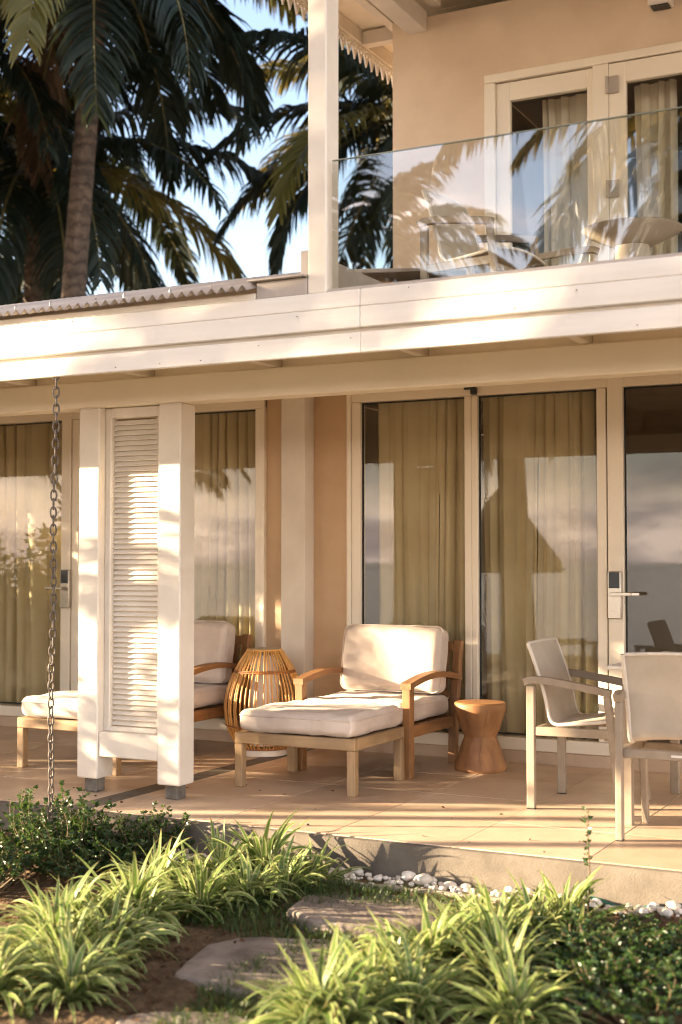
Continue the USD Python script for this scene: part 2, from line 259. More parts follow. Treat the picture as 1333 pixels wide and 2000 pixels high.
def tube(P, r, k=8, closed=False):
    P = np.asarray(P, float); n = len(P); r = np.broadcast_to(r, n)
    if closed:
        t = np.roll(P, -1, 0) - np.roll(P, 1, 0); t /= np.linalg.norm(t, axis=1)[:, None]
        c = P - P.mean(0); B = np.cross(t, c); B /= np.linalg.norm(B, axis=1)[:, None]; N = np.cross(B, t)
    else:
        t, N, B = frames(P)
    a = np.arange(k) * 2 * PI / k
    v = (P[:, None] + r[:, None, None] * (np.cos(a)[None, :, None] * N[:, None] + np.sin(a)[None, :, None] * B[:, None])).reshape(-1, 3)
    f = []
    for i in range(n if closed else n - 1):
        j = (i + 1) % n
        for q in range(k):
            q2 = (q + 1) % k
            f += [[i * k + q, i * k + q2, j * k + q2], [i * k + q, j * k + q2, j * k + q]]
    if not closed:
        v = np.vstack([v, P[0], P[-1]]); a0, a1 = n * k, n * k + 1
        for q in range(k):
            q2 = (q + 1) % k
            f += [[a0, q2, q], [a1, (n - 1) * k + q, (n - 1) * k + q2]]
    return trimesh.Trimesh(v, np.array(f), process=False)
def sweep_xz(P, y, w, h):
    P = np.array(P, float); t = np.gradient(P, axis=0); t /= np.linalg.norm(t, axis=1)[:, None]; nz = np.stack([-t[:, 1], t[:, 0]], 1)
    ring = [(-1, -1), (1, -1), (1, 1), (-1, 1)]; e = 0.12
    ring = [(-1, -1 + e), (-1 + e, -1), (1 - e, -1), (1, -1 + e), (1, 1 - e), (1 - e, 1), (-1 + e, 1), (-1, 1 - e)]
    V = np.array([[p[0] + n[0] * b * h / 2, y + a * w / 2, p[1] + n[1] * b * h / 2] for p, n in zip(P, nz) for a, b in ring]); F = []
    for i in range(len(P) - 1):
        for q in range(8):
            q2 = (q + 1) % 8
            F += [[i * 8 + q, (i + 1) * 8 + q2, i * 8 + q2], [i * 8 + q, (i + 1) * 8 + q, (i + 1) * 8 + q2]]
    for q in range(1, 7):
        b = (len(P) - 1) * 8
        F += [[0, q, q + 1], [b, b + q + 1, b + q]]
    m = trimesh.Trimesh(V, np.array(F), process=False); m.fix_normals(); return m
def lathe(prof, k=40):
    prof = np.array(prof, float); a = np.arange(k) * 2 * PI / k; n = len(prof)
    v = np.stack([prof[:, None, 0] * np.cos(a), prof[:, None, 0] * np.sin(a), np.broadcast_to(prof[:, None, 1], (n, k))], -1).reshape(-1, 3)
    f = []
    for i in range(n - 1):
        for q in range(k):
            q2 = (q + 1) % k
            f += [[i * k + q, i * k + q2, (i + 1) * k + q2], [i * k + q, (i + 1) * k + q2, (i + 1) * k + q]]
    return trimesh.Trimesh(v, np.array(f), process=False)
def cat(*ms):
    return trimesh.util.concatenate([m for x in ms for m in (x if isinstance(x, list) else [x])])
def grid(nu, nv):
    i, j = np.meshgrid(np.arange(nu - 1), np.arange(nv - 1), indexing='ij'); a = (i * nv + j).ravel()
    return np.vstack([np.stack([a, a + nv, a + nv + 1], 1), np.stack([a, a + nv + 1, a + 1], 1)])
def cushion(w, d, h, r, puff, seed, n=22):
    m = trimesh.creation.box((2, 2, 2))
    for _ in range(5):
        m = m.subdivide()
    q = m.vertices.copy(); H = np.array([w, d, h]) / 2
    p = q * H; inner = np.clip(p, -(H - r), H - r); dlt = p - inner; L = np.linalg.norm(dlt, axis=1, keepdims=True)
    p = np.where(L > 1e-9, inner + dlt / np.maximum(L, 1e-9) * np.minimum(L, r), p)
    bx, by = 1 - q[:, 0] ** 2, 1 - q[:, 1] ** 2
    p[:, 2] += np.sign(q[:, 2]) * np.abs(q[:, 2]) * puff * (np.maximum(bx, 0) * np.maximum(by, 0)) ** 0.6
    nrm = meshkit.fbm(p * 9 + 3.3 * seed, 3, seed) - 0.5
    m.vertices = p
    v = m.vertex_normals
    cr = np.abs(meshkit.noise(p * np.array([16, 7, 12]) + seed, seed + 4) - 0.5)
    m.vertices = p + v * (nrm * 0.018 - 0.0055 * np.exp(-(cr / 0.10) ** 2) * np.clip(meshkit.noise(p * 5, seed + 9) * 3 - 1.2, 0, 1))[:, None]
    return m
def seam(w, d, z, r, off=0.0):
    pts = []
    for (cx, cy, a0) in ((w / 2 - r, d / 2 - r, 0), (-w / 2 + r, d / 2 - r, PI / 2), (-w / 2 + r, -d / 2 + r, PI), (w / 2 - r, -d / 2 + r, 1.5 * PI)):
        for t in np.linspace(0, PI / 2, 6):
            pts.append((cx + r * math.cos(a0 + t), cy + r * math.sin(a0 + t), z))
    return tube(pts, 0.0035, 6, closed=True)

# ------------------------------------------------------------------ ground, sea
def ground_z(x, y):
    z = np.full(np.shape(x), -0.205) + 0.052 * np.clip((y - 4.5) / 0.55, 0, 1) ** 1.0
    z = z - np.clip((-4 - y) / 14, 0, 1) * 1.45 - np.clip((-18 - y) / 40, 0, 1) * 1.5
    near = (x > -6) & (x < 0.5) & (y > 2.5) & (y < 5.6)
    P = np.stack([x, y, np.zeros_like(x)], -1)
    return z + np.where(near, (meshkit.fbm(P * 7, 4, 3) - 0.5) * 0.05 + (meshkit.noise(P * 45, 8) - 0.5) * 0.014, 0)
gx = np.r_[-900, -300, -120, -60, -30, -15, -9, np.arange(-6, 0.51, 0.022), 2, 5, 12, 30, 60, 150, 400, 900]
gy = np.r_[-60, -40, -30, -24, -20, -18, -15, -12, -9, -6, -4, -1, 1, 2, np.arange(2.5, 5.6, 0.022), 6, 8, 12, 20, 40, 90, 250, 600]
GX, GY = np.meshgrid(gx, gy, indexing='ij')
obj('ground', (np.stack([GX, GY, ground_z(GX, GY)], -1).reshape(-1, 3), grid(len(gx), len(gy))), soil, smooth=True, kind='structure', label='garden soil bed running down to the beach')
obj('sea', (np.array([(-5000, -14, -1.5), (5000, -14, -1.5), (5000, -6000, -1.5), (-5000, -6000, -1.5)]), np.array([[0, 2, 1], [0, 3, 2]])), water, smooth=False, kind='structure', label='grey sea reflected in the glass doors')
fx = np.linspace(-900, 300, 400)
fv = []
for x in fx:
    e = 6 * meshkit.noise(np.array([x * 0.03, 0, 0]), 5); w = 4 + 10 * meshkit.noise(np.array([x * 0.05, 3, 0]), 6)
    hgt = 0.15 + 4.0 * max(0, meshkit.noise(np.array([x * 0.06, 7, 0]), 2) - 0.3)
    fv += [(x, -430 + e - w, -1.49), (x, -430 + e, -1.5 + hgt), (x, -430 + e + w, -1.49)]
obj('surf_line', (np.array(fv), grid(400, 3)), foam, smooth=True, kind='stuff', label='white line of surf breaking on the reef')

# ------------------------------------------------------------------ terrace
slabw = []
xs = np.arange(-14, 7.01, 0.05)
prof = [(5.352, -0.004), (5.345, -0.012), (5.335, -0.05), (5.325, -0.11), (5.315, -0.17), (5.305, -0.26)]
V = []
for x in xs:
    for (y, z) in [(5.42, -0.004)] + prof:
        wob = 0.012 * (meshkit.noise(np.array([x * 2.1, z * 9, 0]), 12) - 0.5) + 0.008 * (meshkit.noise(np.array([x * 11, z * 30, 1]), 13) - 0.5)
        V.append((x, y + (wob if z < -0.005 else wob * 0.5), z))
edge = trimesh.Trimesh(np.array(V), grid(len(xs), 7), process=False)
terrace = obj('terrace', cat(edge, box(-14, 7, 5.42, 7.84, -0.4, -0.014)), concrete, kind='structure', smooth=40, label='raised concrete terrace in front of the glass doors')
obj('grout_bed', box(-14, 7, 5.40, 7.83, -0.013, -0.005, 0.0005), grout, terrace)
tx = -2.21 + 0.6 * np.arange(-9, 7)
ty = [5.375, 5.97, 6.57, 7.17, 7.80]
for i in range(len(tx) - 1):
    for j in range(4):
        x0, x1 = tx[i] + 0.0022, tx[i + 1] - 0.0022
        y0, y1 = ty[j] + 0.0022, ty[j + 1] - 0.0022
        dz = rng.uniform(-0.0008, 0.0008)
        segs = [(x0, x1)]
        if x0 < -4.205 < x1:
            segs = [(x0, -4.272), (-4.138, x1)]
        for a, b in segs:
            obj('floor_tile', box(a, b, y0, y1, -0.0048, dz, 0.0012), tiles[rng.integers(3)], terrace, smooth=False)
obj('dark_strip', box(-4.269, -4.141, 5.375, 7.795, -0.0048, 0.0006, 0.001), strip_stone, terrace, label='dark stone strip between the two units')

# ------------------------------------------------------------------ the house
house = thing('beach_house', 'cream two-storey beach house with white trim, glass doors and balcony', 'house')
YW = 7.81
# lower wall
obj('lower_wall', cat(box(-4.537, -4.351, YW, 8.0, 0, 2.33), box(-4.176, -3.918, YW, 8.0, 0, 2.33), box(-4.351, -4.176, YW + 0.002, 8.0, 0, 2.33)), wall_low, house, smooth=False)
obj('pilaster', box(-4.352, -4.175, 7.68, 7.812, 0, 2.335, 0.004), paint, house, smooth=False)
obj('plinth', cat(box(-12, -4.537, 7.802, 8.0, -0.01, 0.074), box(-3.918, 6, 7.802, 8.0, -0.01, 0.074)), concrete if False else tiles[0], house, smooth=False)

def doors(edges, leafspec, flip):
    pass
def glazed(name, x0, x1, parts, top, bot, outer_top, glass_mat, Y=YW, label=None):
    """parts: list of ('bar', x0, x1, dy) or ('pane', x0, x1); head and sill run between."""
    fr = obj(name, box(x0, x1, Y - 0.018, Y + 0.05, top + 0.004, outer_top, 0.004), frame_paint, house, label=label)
    obj('sill', box(x0, x1, Y - 0.03, Y + 0.055, bot - 0.088, bot - 0.012, 0.004), frame_paint, fr)
    for kind, a, b, *r in parts:
        if kind == 'bar':
            obj('frame_post', box(a, b, Y - 0.022 - (r[0] if r else 0), Y + 0.052, bot - 0.011, outer_top - 0.001 if (r and r[0]) else top + 0.003, 0.004), frame_paint, fr)
        else:
            obj('glass_pane', box(a - 0.004, b + 0.004, Y + 0.012, Y + 0.02, bot - 0.004, top + 0.002, 0.0005), glass_mat, fr, smooth=False)
            g = [box(a, a + 0.006, Y + 0.003, Y + 0.026, bot, top, 0.001), box(b - 0.006, b, Y + 0.003, Y + 0.026, bot, top, 0.001),
                 box(a + 0.006, b - 0.006, Y + 0.003, Y + 0.026, top - 0.007, top, 0.001), box(a + 0.006, b - 0.006, Y + 0.003, Y + 0.026, bot, bot + 0.009, 0.001)]
            obj('gasket', cat(g), gasket_mat, fr, smooth=False)
    return fr
TOP, BOT, OT = 2.254, 0.165, 2.318
dr = glazed('glass_door', -3.918, -0.98, [('bar', -3.918, -3.888, 0.012), ('bar', -3.886, -3.822), ('pane', -3.822, -3.100), ('bar', -3.098, -3.052), ('bar', -3.050, -3.011), ('pane', -3.009, -2.254), ('bar', -2.252, -2.196),
            ('bar', -2.186, -2.092, 0.006), ('pane', -2.090, -1.14), ('bar', -1.138, -0.98)], TOP, BOT, OT, door_glass, label='right glass door with lock, sea reflected in it')
dl = glazed('glass_door', -7.40, -4.537, [('pane', -7.32, -6.258), ('bar', -6.256, -6.172, 0.006), ('bar', -6.162, -6.10), ('pane', -6.098, -5.43), ('bar', -5.428, -5.31), ('pane', -5.308, -4.617), ('bar', -4.615, -4.569), ('bar', -4.567, -4.537, 0.012)], TOP, BOT, OT, door_glass, label='left glass door partly hidden behind the louvred screen')
obj('gasket', box(-2.194, -2.188, YW - 0.004, YW + 0.04, BOT, 2.30, 0.0008), gasket_mat, dr, smooth=False)
obj('gasket', box(-6.170, -6.164, YW - 0.004, YW + 0.04, BOT, 2.30, 0.0008), gasket_mat, dl, smooth=False)
obj('corner_catch', cat(box(-3.09, -3.012, YW - 0.05, YW - 0.023, 2.296, 2.312, 0.002), box(-3.045, -3.008, YW - 0.055, YW - 0.023, 2.262, 2.30, 0.003)), black_plastic, dr, smooth=False)
def lock(x, parent, sgn):
    b = obj('lock_plate', box(x - 0.042, x + 0.042, YW - 0.055, YW - 0.0285, 0.885, 1.165, 0.008), steel, parent, smooth=40)
    obj('card_reader', box(x - 0.032, x + 0.032, YW - 0.0585, YW - 0.0545, 1.066, 1.160, 0.003), black_plastic, b, smooth=40)
    obj('handle', cat(tube([(x - sgn * 0.01, YW - 0.05, 1.03), (x - sgn * 0.01, YW - 0.095, 1.03)], 0.011, 10),
                      beam((x - sgn * 0.018, YW - 0.1, 1.03), (x + sgn * 0.115, YW - 0.1, 1.033), 0.012, 0.02, b=0.004), beam((x + sgn * 0.113, YW - 0.1, 1.033), (x + sgn * 0.155, YW - 0.078, 1.033), 0.012, 0.019, b=0.004)), steel, b, smooth=40)
lock(-2.143, dr, 1)
lock(-6.20, dl, -1)

# fascia boards, beam, joists, ceiling
def board(name, x0, x1, y0, y1, z0, z1, m=board_paint, label=None, b=0.004):
    return obj(name, box(x0, x1, y0, y1, z0, z1, b), m, house, smooth=False, label=label)
for (a, b) in ((-10, -2.4405), (-2.4385, 4)):
    board('lower_fascia_board', a, b, 4.972, 5.0, 2.091, 2.178)
for (a, b) in ((-10, -4.0965), (-4.0945, -2.4405), (-2.4385, 4)):
    board('middle_fascia_board', a, b, 4.966, 5.0, 2.196, 2.2845)
for (a, b) in ((-10, -2.4405), (-2.4385, 4)):
    board('upper_fascia_board', a, b, 4.9675, 5.0, 2.2855, 2.358)
nr = np.random.default_rng(5)
for k in range(14):
    x = -4.4 + 0.24 * k + nr.uniform(-.03, .03); z = [2.112, 2.156, 2.215, 2.265, 2.30, 2.343][nr.integers(6)]
    obj('nail_head', lathe([(0, -0.0012), (0.0022, -0.001), (0.0022, 0.002)], 8).apply_transform(trimesh.transformations.rotation_matrix(PI / 2, (1, 0, 0))).apply_translation((x, 4.9705 if z < 2.18 else 4.9645 if z < 2.284 else 4.966, z)), galv, house)
board('fascia_backing', -10, 4, 5.001, 5.03, 2.12, 2.345, m=paint)
board('beam', -10, 4, 5.748, 5.872, 2.043, 2.187, m=ceil_paint, b=0.006)
jx = [-6.45, -5.66, -4.865, -4.075, -3.305, -2.51, -1.715, -0.92, -0.12, 0.7]
for i, x in enumerate(jx):
    board('joist', x - 0.0225, x + 0.0225, 5.031, 6.85, 2.188, 2.334, m=paint)
    if i:
        board('blocking_board', jx[i - 1] + 0.0235, x - 0.0235, 5.80, 5.815, 2.188, 2.334, m=ceil_paint)
for k in range(22):
    y0 = 5.032 + k * 0.125
    board('ceiling_plank', -10, 4, y0, y0 + 0.1225, 2.335, 2.345, m=ceil_paint, b=0.002)
v = obj('soffit_vent', box(-2.72, -2.60, 5.50, 5.62, 2.24, 2.334, 0.004), paint, house, smooth=False)
for k in range(5):
    obj('vent_slot', box(-2.70 + k * 0.017, -2.692 + k * 0.017, 5.497, 5.4995, 2.25, 2.30, 0.0005), gasket_mat, v, smooth=False)
board('balcony_floor', -3.75, 4, 5.002, 8.2, 2.346, 2.362, m=tiles[0])

# corrugated roof over the left part
ux = np.arange(-11, -2.955, 0.0044)
wave = 0.0105 * np.sin((ux + 11) / 0.052 * 2 * PI)
ys = np.array([4.915, 5.1, 5.35, 5.55, 6.5, 9.5]); zs = np.array([2.402, 2.457, 2.532, 2.592, 2.79, 3.4])
RV = np.stack([np.broadcast_to(ux[:, None], (len(ux), 6)), np.broadcast_to(ys, (len(ux), 6)), zs[None] + wave[:, None]], -1).reshape(-1, 3)
RV2 = RV - np.array([0, 0, 0.004])
g = grid(len(ux), 6)
rf = obj('corrugated_roof', cat(trimesh.Trimesh(RV, g, process=False), trimesh.Trimesh(RV2, g[:, ::-1], process=False)), roof_metal, house, smooth=True)
for k in range(24):
    x = -8.0 + 0.216 * k
    for yy, zz in ((5.0, 2.446),):
        obj('roof_screw', lathe([(0, 0.012), (0.005, 0.01), (0.007, 0), (0.007, -0.014)], 8).apply_translation((x + rng.uniform(-.02, .02), yy + rng.uniform(0, .12), zz + 0.008)), steel, rf)
board('roof_closer_board', -10, -2.955, 4.985, 5.03, 2.359, 2.39, m=paint)
obj('flashing', cat(box(-2.95, -2.70, 4.985, 5.9, 2.36, 2.435, 0.004), box(-2.98, -2.70, 4.96, 5.9, 2.437, 2.445, 0.001)), flash_metal, house, smooth=False)
obj('kerb_flashing', box(-2.74, -2.70, 5.0, 5.9, 2.447, 2.555, 0.004), flash_metal, house, smooth=False)
# balcony post and balustrade
obj('balcony_post', cat(box(-2.697, -2.607, 4.985, 5.105, 2.36, 4.9, 0.006)), paint, house, smooth=False)
bal = obj('balustrade_channel', box(-2.598, 4, 4.985, 5.02, 2.359, 2.374, 0.003), flash_metal, house, smooth=False)
obj('glass_pane', box(-2.585, -0.72, 4.996, 5.008, 2.372, 2.922, 0.001), rail_glass, bal, smooth=False)
obj('glass_pane', box(-0.71, 1.2, 4.996, 5.008, 2.372, 2.922, 0.001), rail_glass, bal, smooth=False)
for (a, b) in ((-2.585, -0.72), (-0.71, 1.2)):
    obj('glass_edge', box(a, b, 4.9955, 5.0085, 2.9225, 2.9265, 0.0005), noisy('green_glass_edge' if a < -1 else 'green_glass_edge_right', (0.20, 0.22, 0.17), (0.24, 0.26, 0.20), 5, 0.2), bal, smooth=False)
# upper storey
YU = 8.2
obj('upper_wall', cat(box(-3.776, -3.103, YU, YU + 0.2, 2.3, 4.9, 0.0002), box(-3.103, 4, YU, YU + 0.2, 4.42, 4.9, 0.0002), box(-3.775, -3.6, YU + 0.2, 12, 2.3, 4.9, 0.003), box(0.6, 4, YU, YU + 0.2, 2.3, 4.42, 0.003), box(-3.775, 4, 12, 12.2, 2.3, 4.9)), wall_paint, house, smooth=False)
uf = obj('upper_door_frame', cat(box(-3.102, 0.6, YU - 0.03, YU + 0.08, 4.362, 4.418, 0.005), box(-3.102, -3.03, YU - 0.03, YU + 0.08, 2.4, 4.36, 0.005), box(-2.372, -2.272, YU - 0.03, YU + 0.08, 2.4, 4.36, 0.005)), frame_paint, house, smooth=False)
def leaf_(x0, x1, gx0, gx1, gt, y):
    l = obj('upper_door_leaf', cat(box(x0, gx0, y, y + 0.05, 2.41, 4.355, 0.005), box(gx1, x1, y, y + 0.05, 2.41, 4.355, 0.005), box(gx0, gx1, y + 0.001, y + 0.049, gt, 4.354, 0.004), box(gx0, gx1, y + 0.001, y + 0.049, 2.41, 2.55, 0.004)), frame_paint, uf, smooth=False)
leaf_(-3.028, -2.374, -2.934, -2.416, 4.233, YU - 0.005)
leaf_(-2.27, -1.1, -2.162, -1.25, 4.226, YU - 0.025)
for (a, b, y) in ((-2.936, -2.414, YU + 0.02), (-2.164, -1.248, YU)):
    obj('glass_pane', box(a, b, y, y + 0.008, 2.545, 4.235, 0.0005), door_glass, uf, smooth=False)
obj('upper_door_leaf', box(-1.098, 0.6, YU - 0.025, YU + 0.03, 2.41, 4.355, 0.005), frame_paint, uf, smooth=False)
hinge_paint = noisy('hinge_paint', (0.42, 0.36, 0.30), (0.46, 0.40, 0.33), 9, 0.5)
for z in (4.16, 3.50):
    obj('hinge', cat(box(-2.272, -2.205, YU - 0.04, YU - 0.0255, z, z + 0.11, 0.003), tube([(-2.276, YU - 0.045, z), (-2.276, YU - 0.045, z + 0.11)], 0.009, 8)), hinge_paint, uf, smooth=30)
wl = obj('wall_light', box(-2.0, -1.86, YU - 0.11, YU, 4.645, 4.80, 0.006), paint, house, smooth=False)
obj('light_lens', box(-1.985, -1.875, YU - 0.10, YU - 0.012, 4.640, 4.6445, 0.001), black_plastic, wl, smooth=False)
# upper roof corner with lace trim
xl = -4.2
obj('verge_board', box(xl - 0.02, xl + 0.02, 4.6, 12.2, 4.955, 5.06, 0.004), paint, house, smooth=False)
lv, lf, nteeth = [], [], 70
teeth = []
for k in range(nteeth):
    y = 5.0 + k * 0.095
    pts = [(0, 0), (0.095, 0), (0.095, -0.045), (0.08, -0.06), (0.0475, -0.135), (0.015, -0.06), (0, -0.045)]
    from shapely.geometry import Polygon, Point
    P = Polygon(pts).difference(Point(0.0475, -0.055).buffer(0.013, 6)).difference(Point(0.0475, -0.02).buffer(0.008, 5)).difference(Point(0.018, -0.03).buffer(0.007, 5)).difference(Point(0.077, -0.03).buffer(0.007, 5))
    t = trimesh.creation.extrude_polygon(P, 0.014, engine='earcut')
    t.vertices = np.stack([np.full(len(t.vertices), xl - 0.007) + t.vertices[:, 2], y + t.vertices[:, 0], 4.954 + t.vertices[:, 1]], 1)
    teeth.append(t)
for t in teeth:
    obj('lace_trim', t, paint, house, smooth=False)
for x in (-3.86, -3.45, -3.0, -2.4, -1.8, -1.2, -0.6):
    board('rafter', x - 0.035, x + 0.035, 4.6, 8.19 if x > -3.78 else 12, 4.95, 5.06, m=paint)
board('cross_rafter', xl + 0.021, -3.897, 8.55, 8.63, 4.945, 5.045, m=paint)
board('cross_rafter', xl + 0.021, -3.897, 6.9, 6.98, 4.945, 5.045, m=paint)
board('wall_bracket', -3.66, -3.52, 6.6, 8.199, 4.80, 4.935, m=paint)
board('front_plate', -4.17, 4, 4.98, 5.11, 4.84, 4.945, m=paint)
for k in range(40):
    board('roof_plank', xl - 0.02, 4, 4.5 + k * 0.19, 4.5 + k * 0.19 + 0.187, 5.061, 5.08, m=ceil_paint, b=0.002)
# rooms behind the glass
def room(x0, x1, y0, y1, z0, z1):
    m = cat(box(x0, x1, y1, y1 + 0.1, z0, z1), box(x0 - 0.1, x0, y0, y1, z0, z1), box(x1, x1 + 0.1, y0, y1, z0, z1), box(x0, x1, y0, y1, z1, z1 + 0.02))
    r = obj('room_walls', m, room_paint, house, smooth=False)
    obj('room_floor', box(x0, x1, y0, y1, z0 - 0.03, z0 - 0.001), room_floor, house, smooth=False)
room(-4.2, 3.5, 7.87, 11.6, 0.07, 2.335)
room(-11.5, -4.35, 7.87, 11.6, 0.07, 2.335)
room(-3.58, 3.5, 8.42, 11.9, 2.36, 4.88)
# roof over the lower left rooms is the corrugated sheet; end walls close the house
obj('end_wall', cat(box(-11.8, -11.6, 7.87, 11.7, 0, 3.4), box(-11.6, -3.78, 11.72, 11.9, 0, 3.4)), wall_low, house, smooth=False)

# ------------------------------------------------------------------ curtains
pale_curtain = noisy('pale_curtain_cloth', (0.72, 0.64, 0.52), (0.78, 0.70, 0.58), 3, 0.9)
def curtain(x0, x1, y, z0, z1, n, seed, label, amp=0.03):
    r = np.random.default_rng(seed)
    u = np.linspace(0, 1, int((x1 - x0) * 130)); zz = np.linspace(0, 1, 14)
    ph = 2 * PI * n * (u + 0.045 * np.sin(u * 7 + seed) + 0.022 * np.sin(u * 17 + 2 * seed))
    A = amp * (0.25 + 1.15 * meshkit.noise(np.stack([u * n * 0.8, u * 0, u * 0], -1), seed))
    V = np.zeros((len(u), 14, 3))
    for j, t in enumerate(zz):
        spread = 1 - 0.10 * math.sin(PI * t * 0.9) * (0.5 - 0.5 * t)
        V[:, j, 0] = x0 + (x1 - x0) * u + 0.012 * np.sin(ph * 2 + 1) * (0.5 + 0.5 * t) + 0.01 * np.sin(3 * t + seed + u * 5)
        V[:, j, 1] = y + A * np.sin(ph + 1.1 * (1 - t) * np.sin(u * 11 + seed + 1.5 * t)) * (1.25 - 0.45 * t)
        V[:, j, 2] = z0 + (z1 - z0) * t
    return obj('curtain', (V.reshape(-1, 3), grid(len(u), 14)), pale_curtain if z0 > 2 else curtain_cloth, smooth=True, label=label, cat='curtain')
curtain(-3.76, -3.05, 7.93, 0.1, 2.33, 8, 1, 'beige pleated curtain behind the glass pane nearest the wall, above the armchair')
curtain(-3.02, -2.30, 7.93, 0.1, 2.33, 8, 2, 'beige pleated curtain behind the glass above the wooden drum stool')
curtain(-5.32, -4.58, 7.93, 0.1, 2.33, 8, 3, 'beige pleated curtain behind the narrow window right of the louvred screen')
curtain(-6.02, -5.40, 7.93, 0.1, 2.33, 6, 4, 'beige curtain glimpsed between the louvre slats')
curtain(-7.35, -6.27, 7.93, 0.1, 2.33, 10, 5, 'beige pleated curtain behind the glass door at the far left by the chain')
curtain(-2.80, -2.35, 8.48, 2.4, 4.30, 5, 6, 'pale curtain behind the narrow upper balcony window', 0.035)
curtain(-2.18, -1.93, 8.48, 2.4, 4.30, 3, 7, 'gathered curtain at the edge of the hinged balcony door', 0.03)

# ------------------------------------------------------------------ louvred screen
sc = thing('louvred_screen', 'white wooden louvred screen with two posts standing on the terrace edge', 'screen', (-4.19, 5.81, 0))
def S(x0, x1, y0, y1, z0, z1, b=0.004):
    return box(x0 + 4.19, x1 + 4.19, y0 - 5.81, y1 - 5.81, z0, z1, b)
for (a, b) in ((-4.497, -4.362), (-3.983, -3.846)):
    obj('post', S(a, b, 5.74, 5.88, 0.077, 2.042, 0.006), paint, sc, smooth=False)
    obj('foot', S(a + 0.028, b - 0.028, 5.768, 5.852, 0.0, 0.079, 0.008), foot_stone, sc, smooth=False)
obj('bottom_rail', S(-4.361, -3.984, 5.748, 5.872, 0.195, 0.325, 0.005), paint, sc, smooth=False)
obj('louvre_frame', cat(S(-4.361, -4.322, 5.79, 5.85, 0.326, 2.04), S(-4.022, -3.984, 5.79, 5.85, 0.326, 2.04), S(-4.321, -4.023, 5.79, 5.85, 0.326, 0.352), S(-4.321, -4.023, 5.79, 5.85, 1.985, 2.04)), paint, sc, smooth=False)
nsl = 59
r = np.random.default_rng(4)
for k in range(nsl):
    z = 0.366 + k * (1.985 - 0.366) / nsl
    ang = math.radians(42) + r.normal(0, 0.025)
    c, s = math.cos(ang), math.sin(ang)
    m = bevel_box((0.1485, 0.0028, 0.0165), 0.0012)
    v = m.vertices; yy = v[:, 1] * c + v[:, 2] * s; zz = -v[:, 1] * s + v[:, 2] * c
    m.vertices = np.stack([v[:, 0] + 0.018, yy + 0.012, zz + z + 0.004], 1)
    obj('slat', m, paint, sc, smooth=False)

# ------------------------------------------------------------------ rain chain
ch = thing('rain_chain', 'grey galvanised chain hanging from the fascia down into the shrubs', 'chain', (-4.043, 4.985, 0))
n = 55; zt = 2.10
for k in range(n):
    z = zt - 0.0405 * k
    if z < -0.16:
        break
    t = np.linspace(0, 2 * PI, 20, endpoint=False)
    cx, cz = np.sign(np.cos(t)) * np.abs(np.cos(t)) ** 0.8 * 0.0135, np.sin(t) * 0.0255
    a = (PI / 2) * (k % 2) + 0.55 + 0.9 * k / n + r.normal(0, 0.12)
    pts = np.stack([cx * math.cos(a), cx * math.sin(a), z + cz], 1) + np.array([0.004 * math.sin(k * 0.3) - 0.0003 * k, 0, 0])
    obj('chain_link', tube(pts, 0.0042, 7, closed=True), galv, ch, smooth=True)

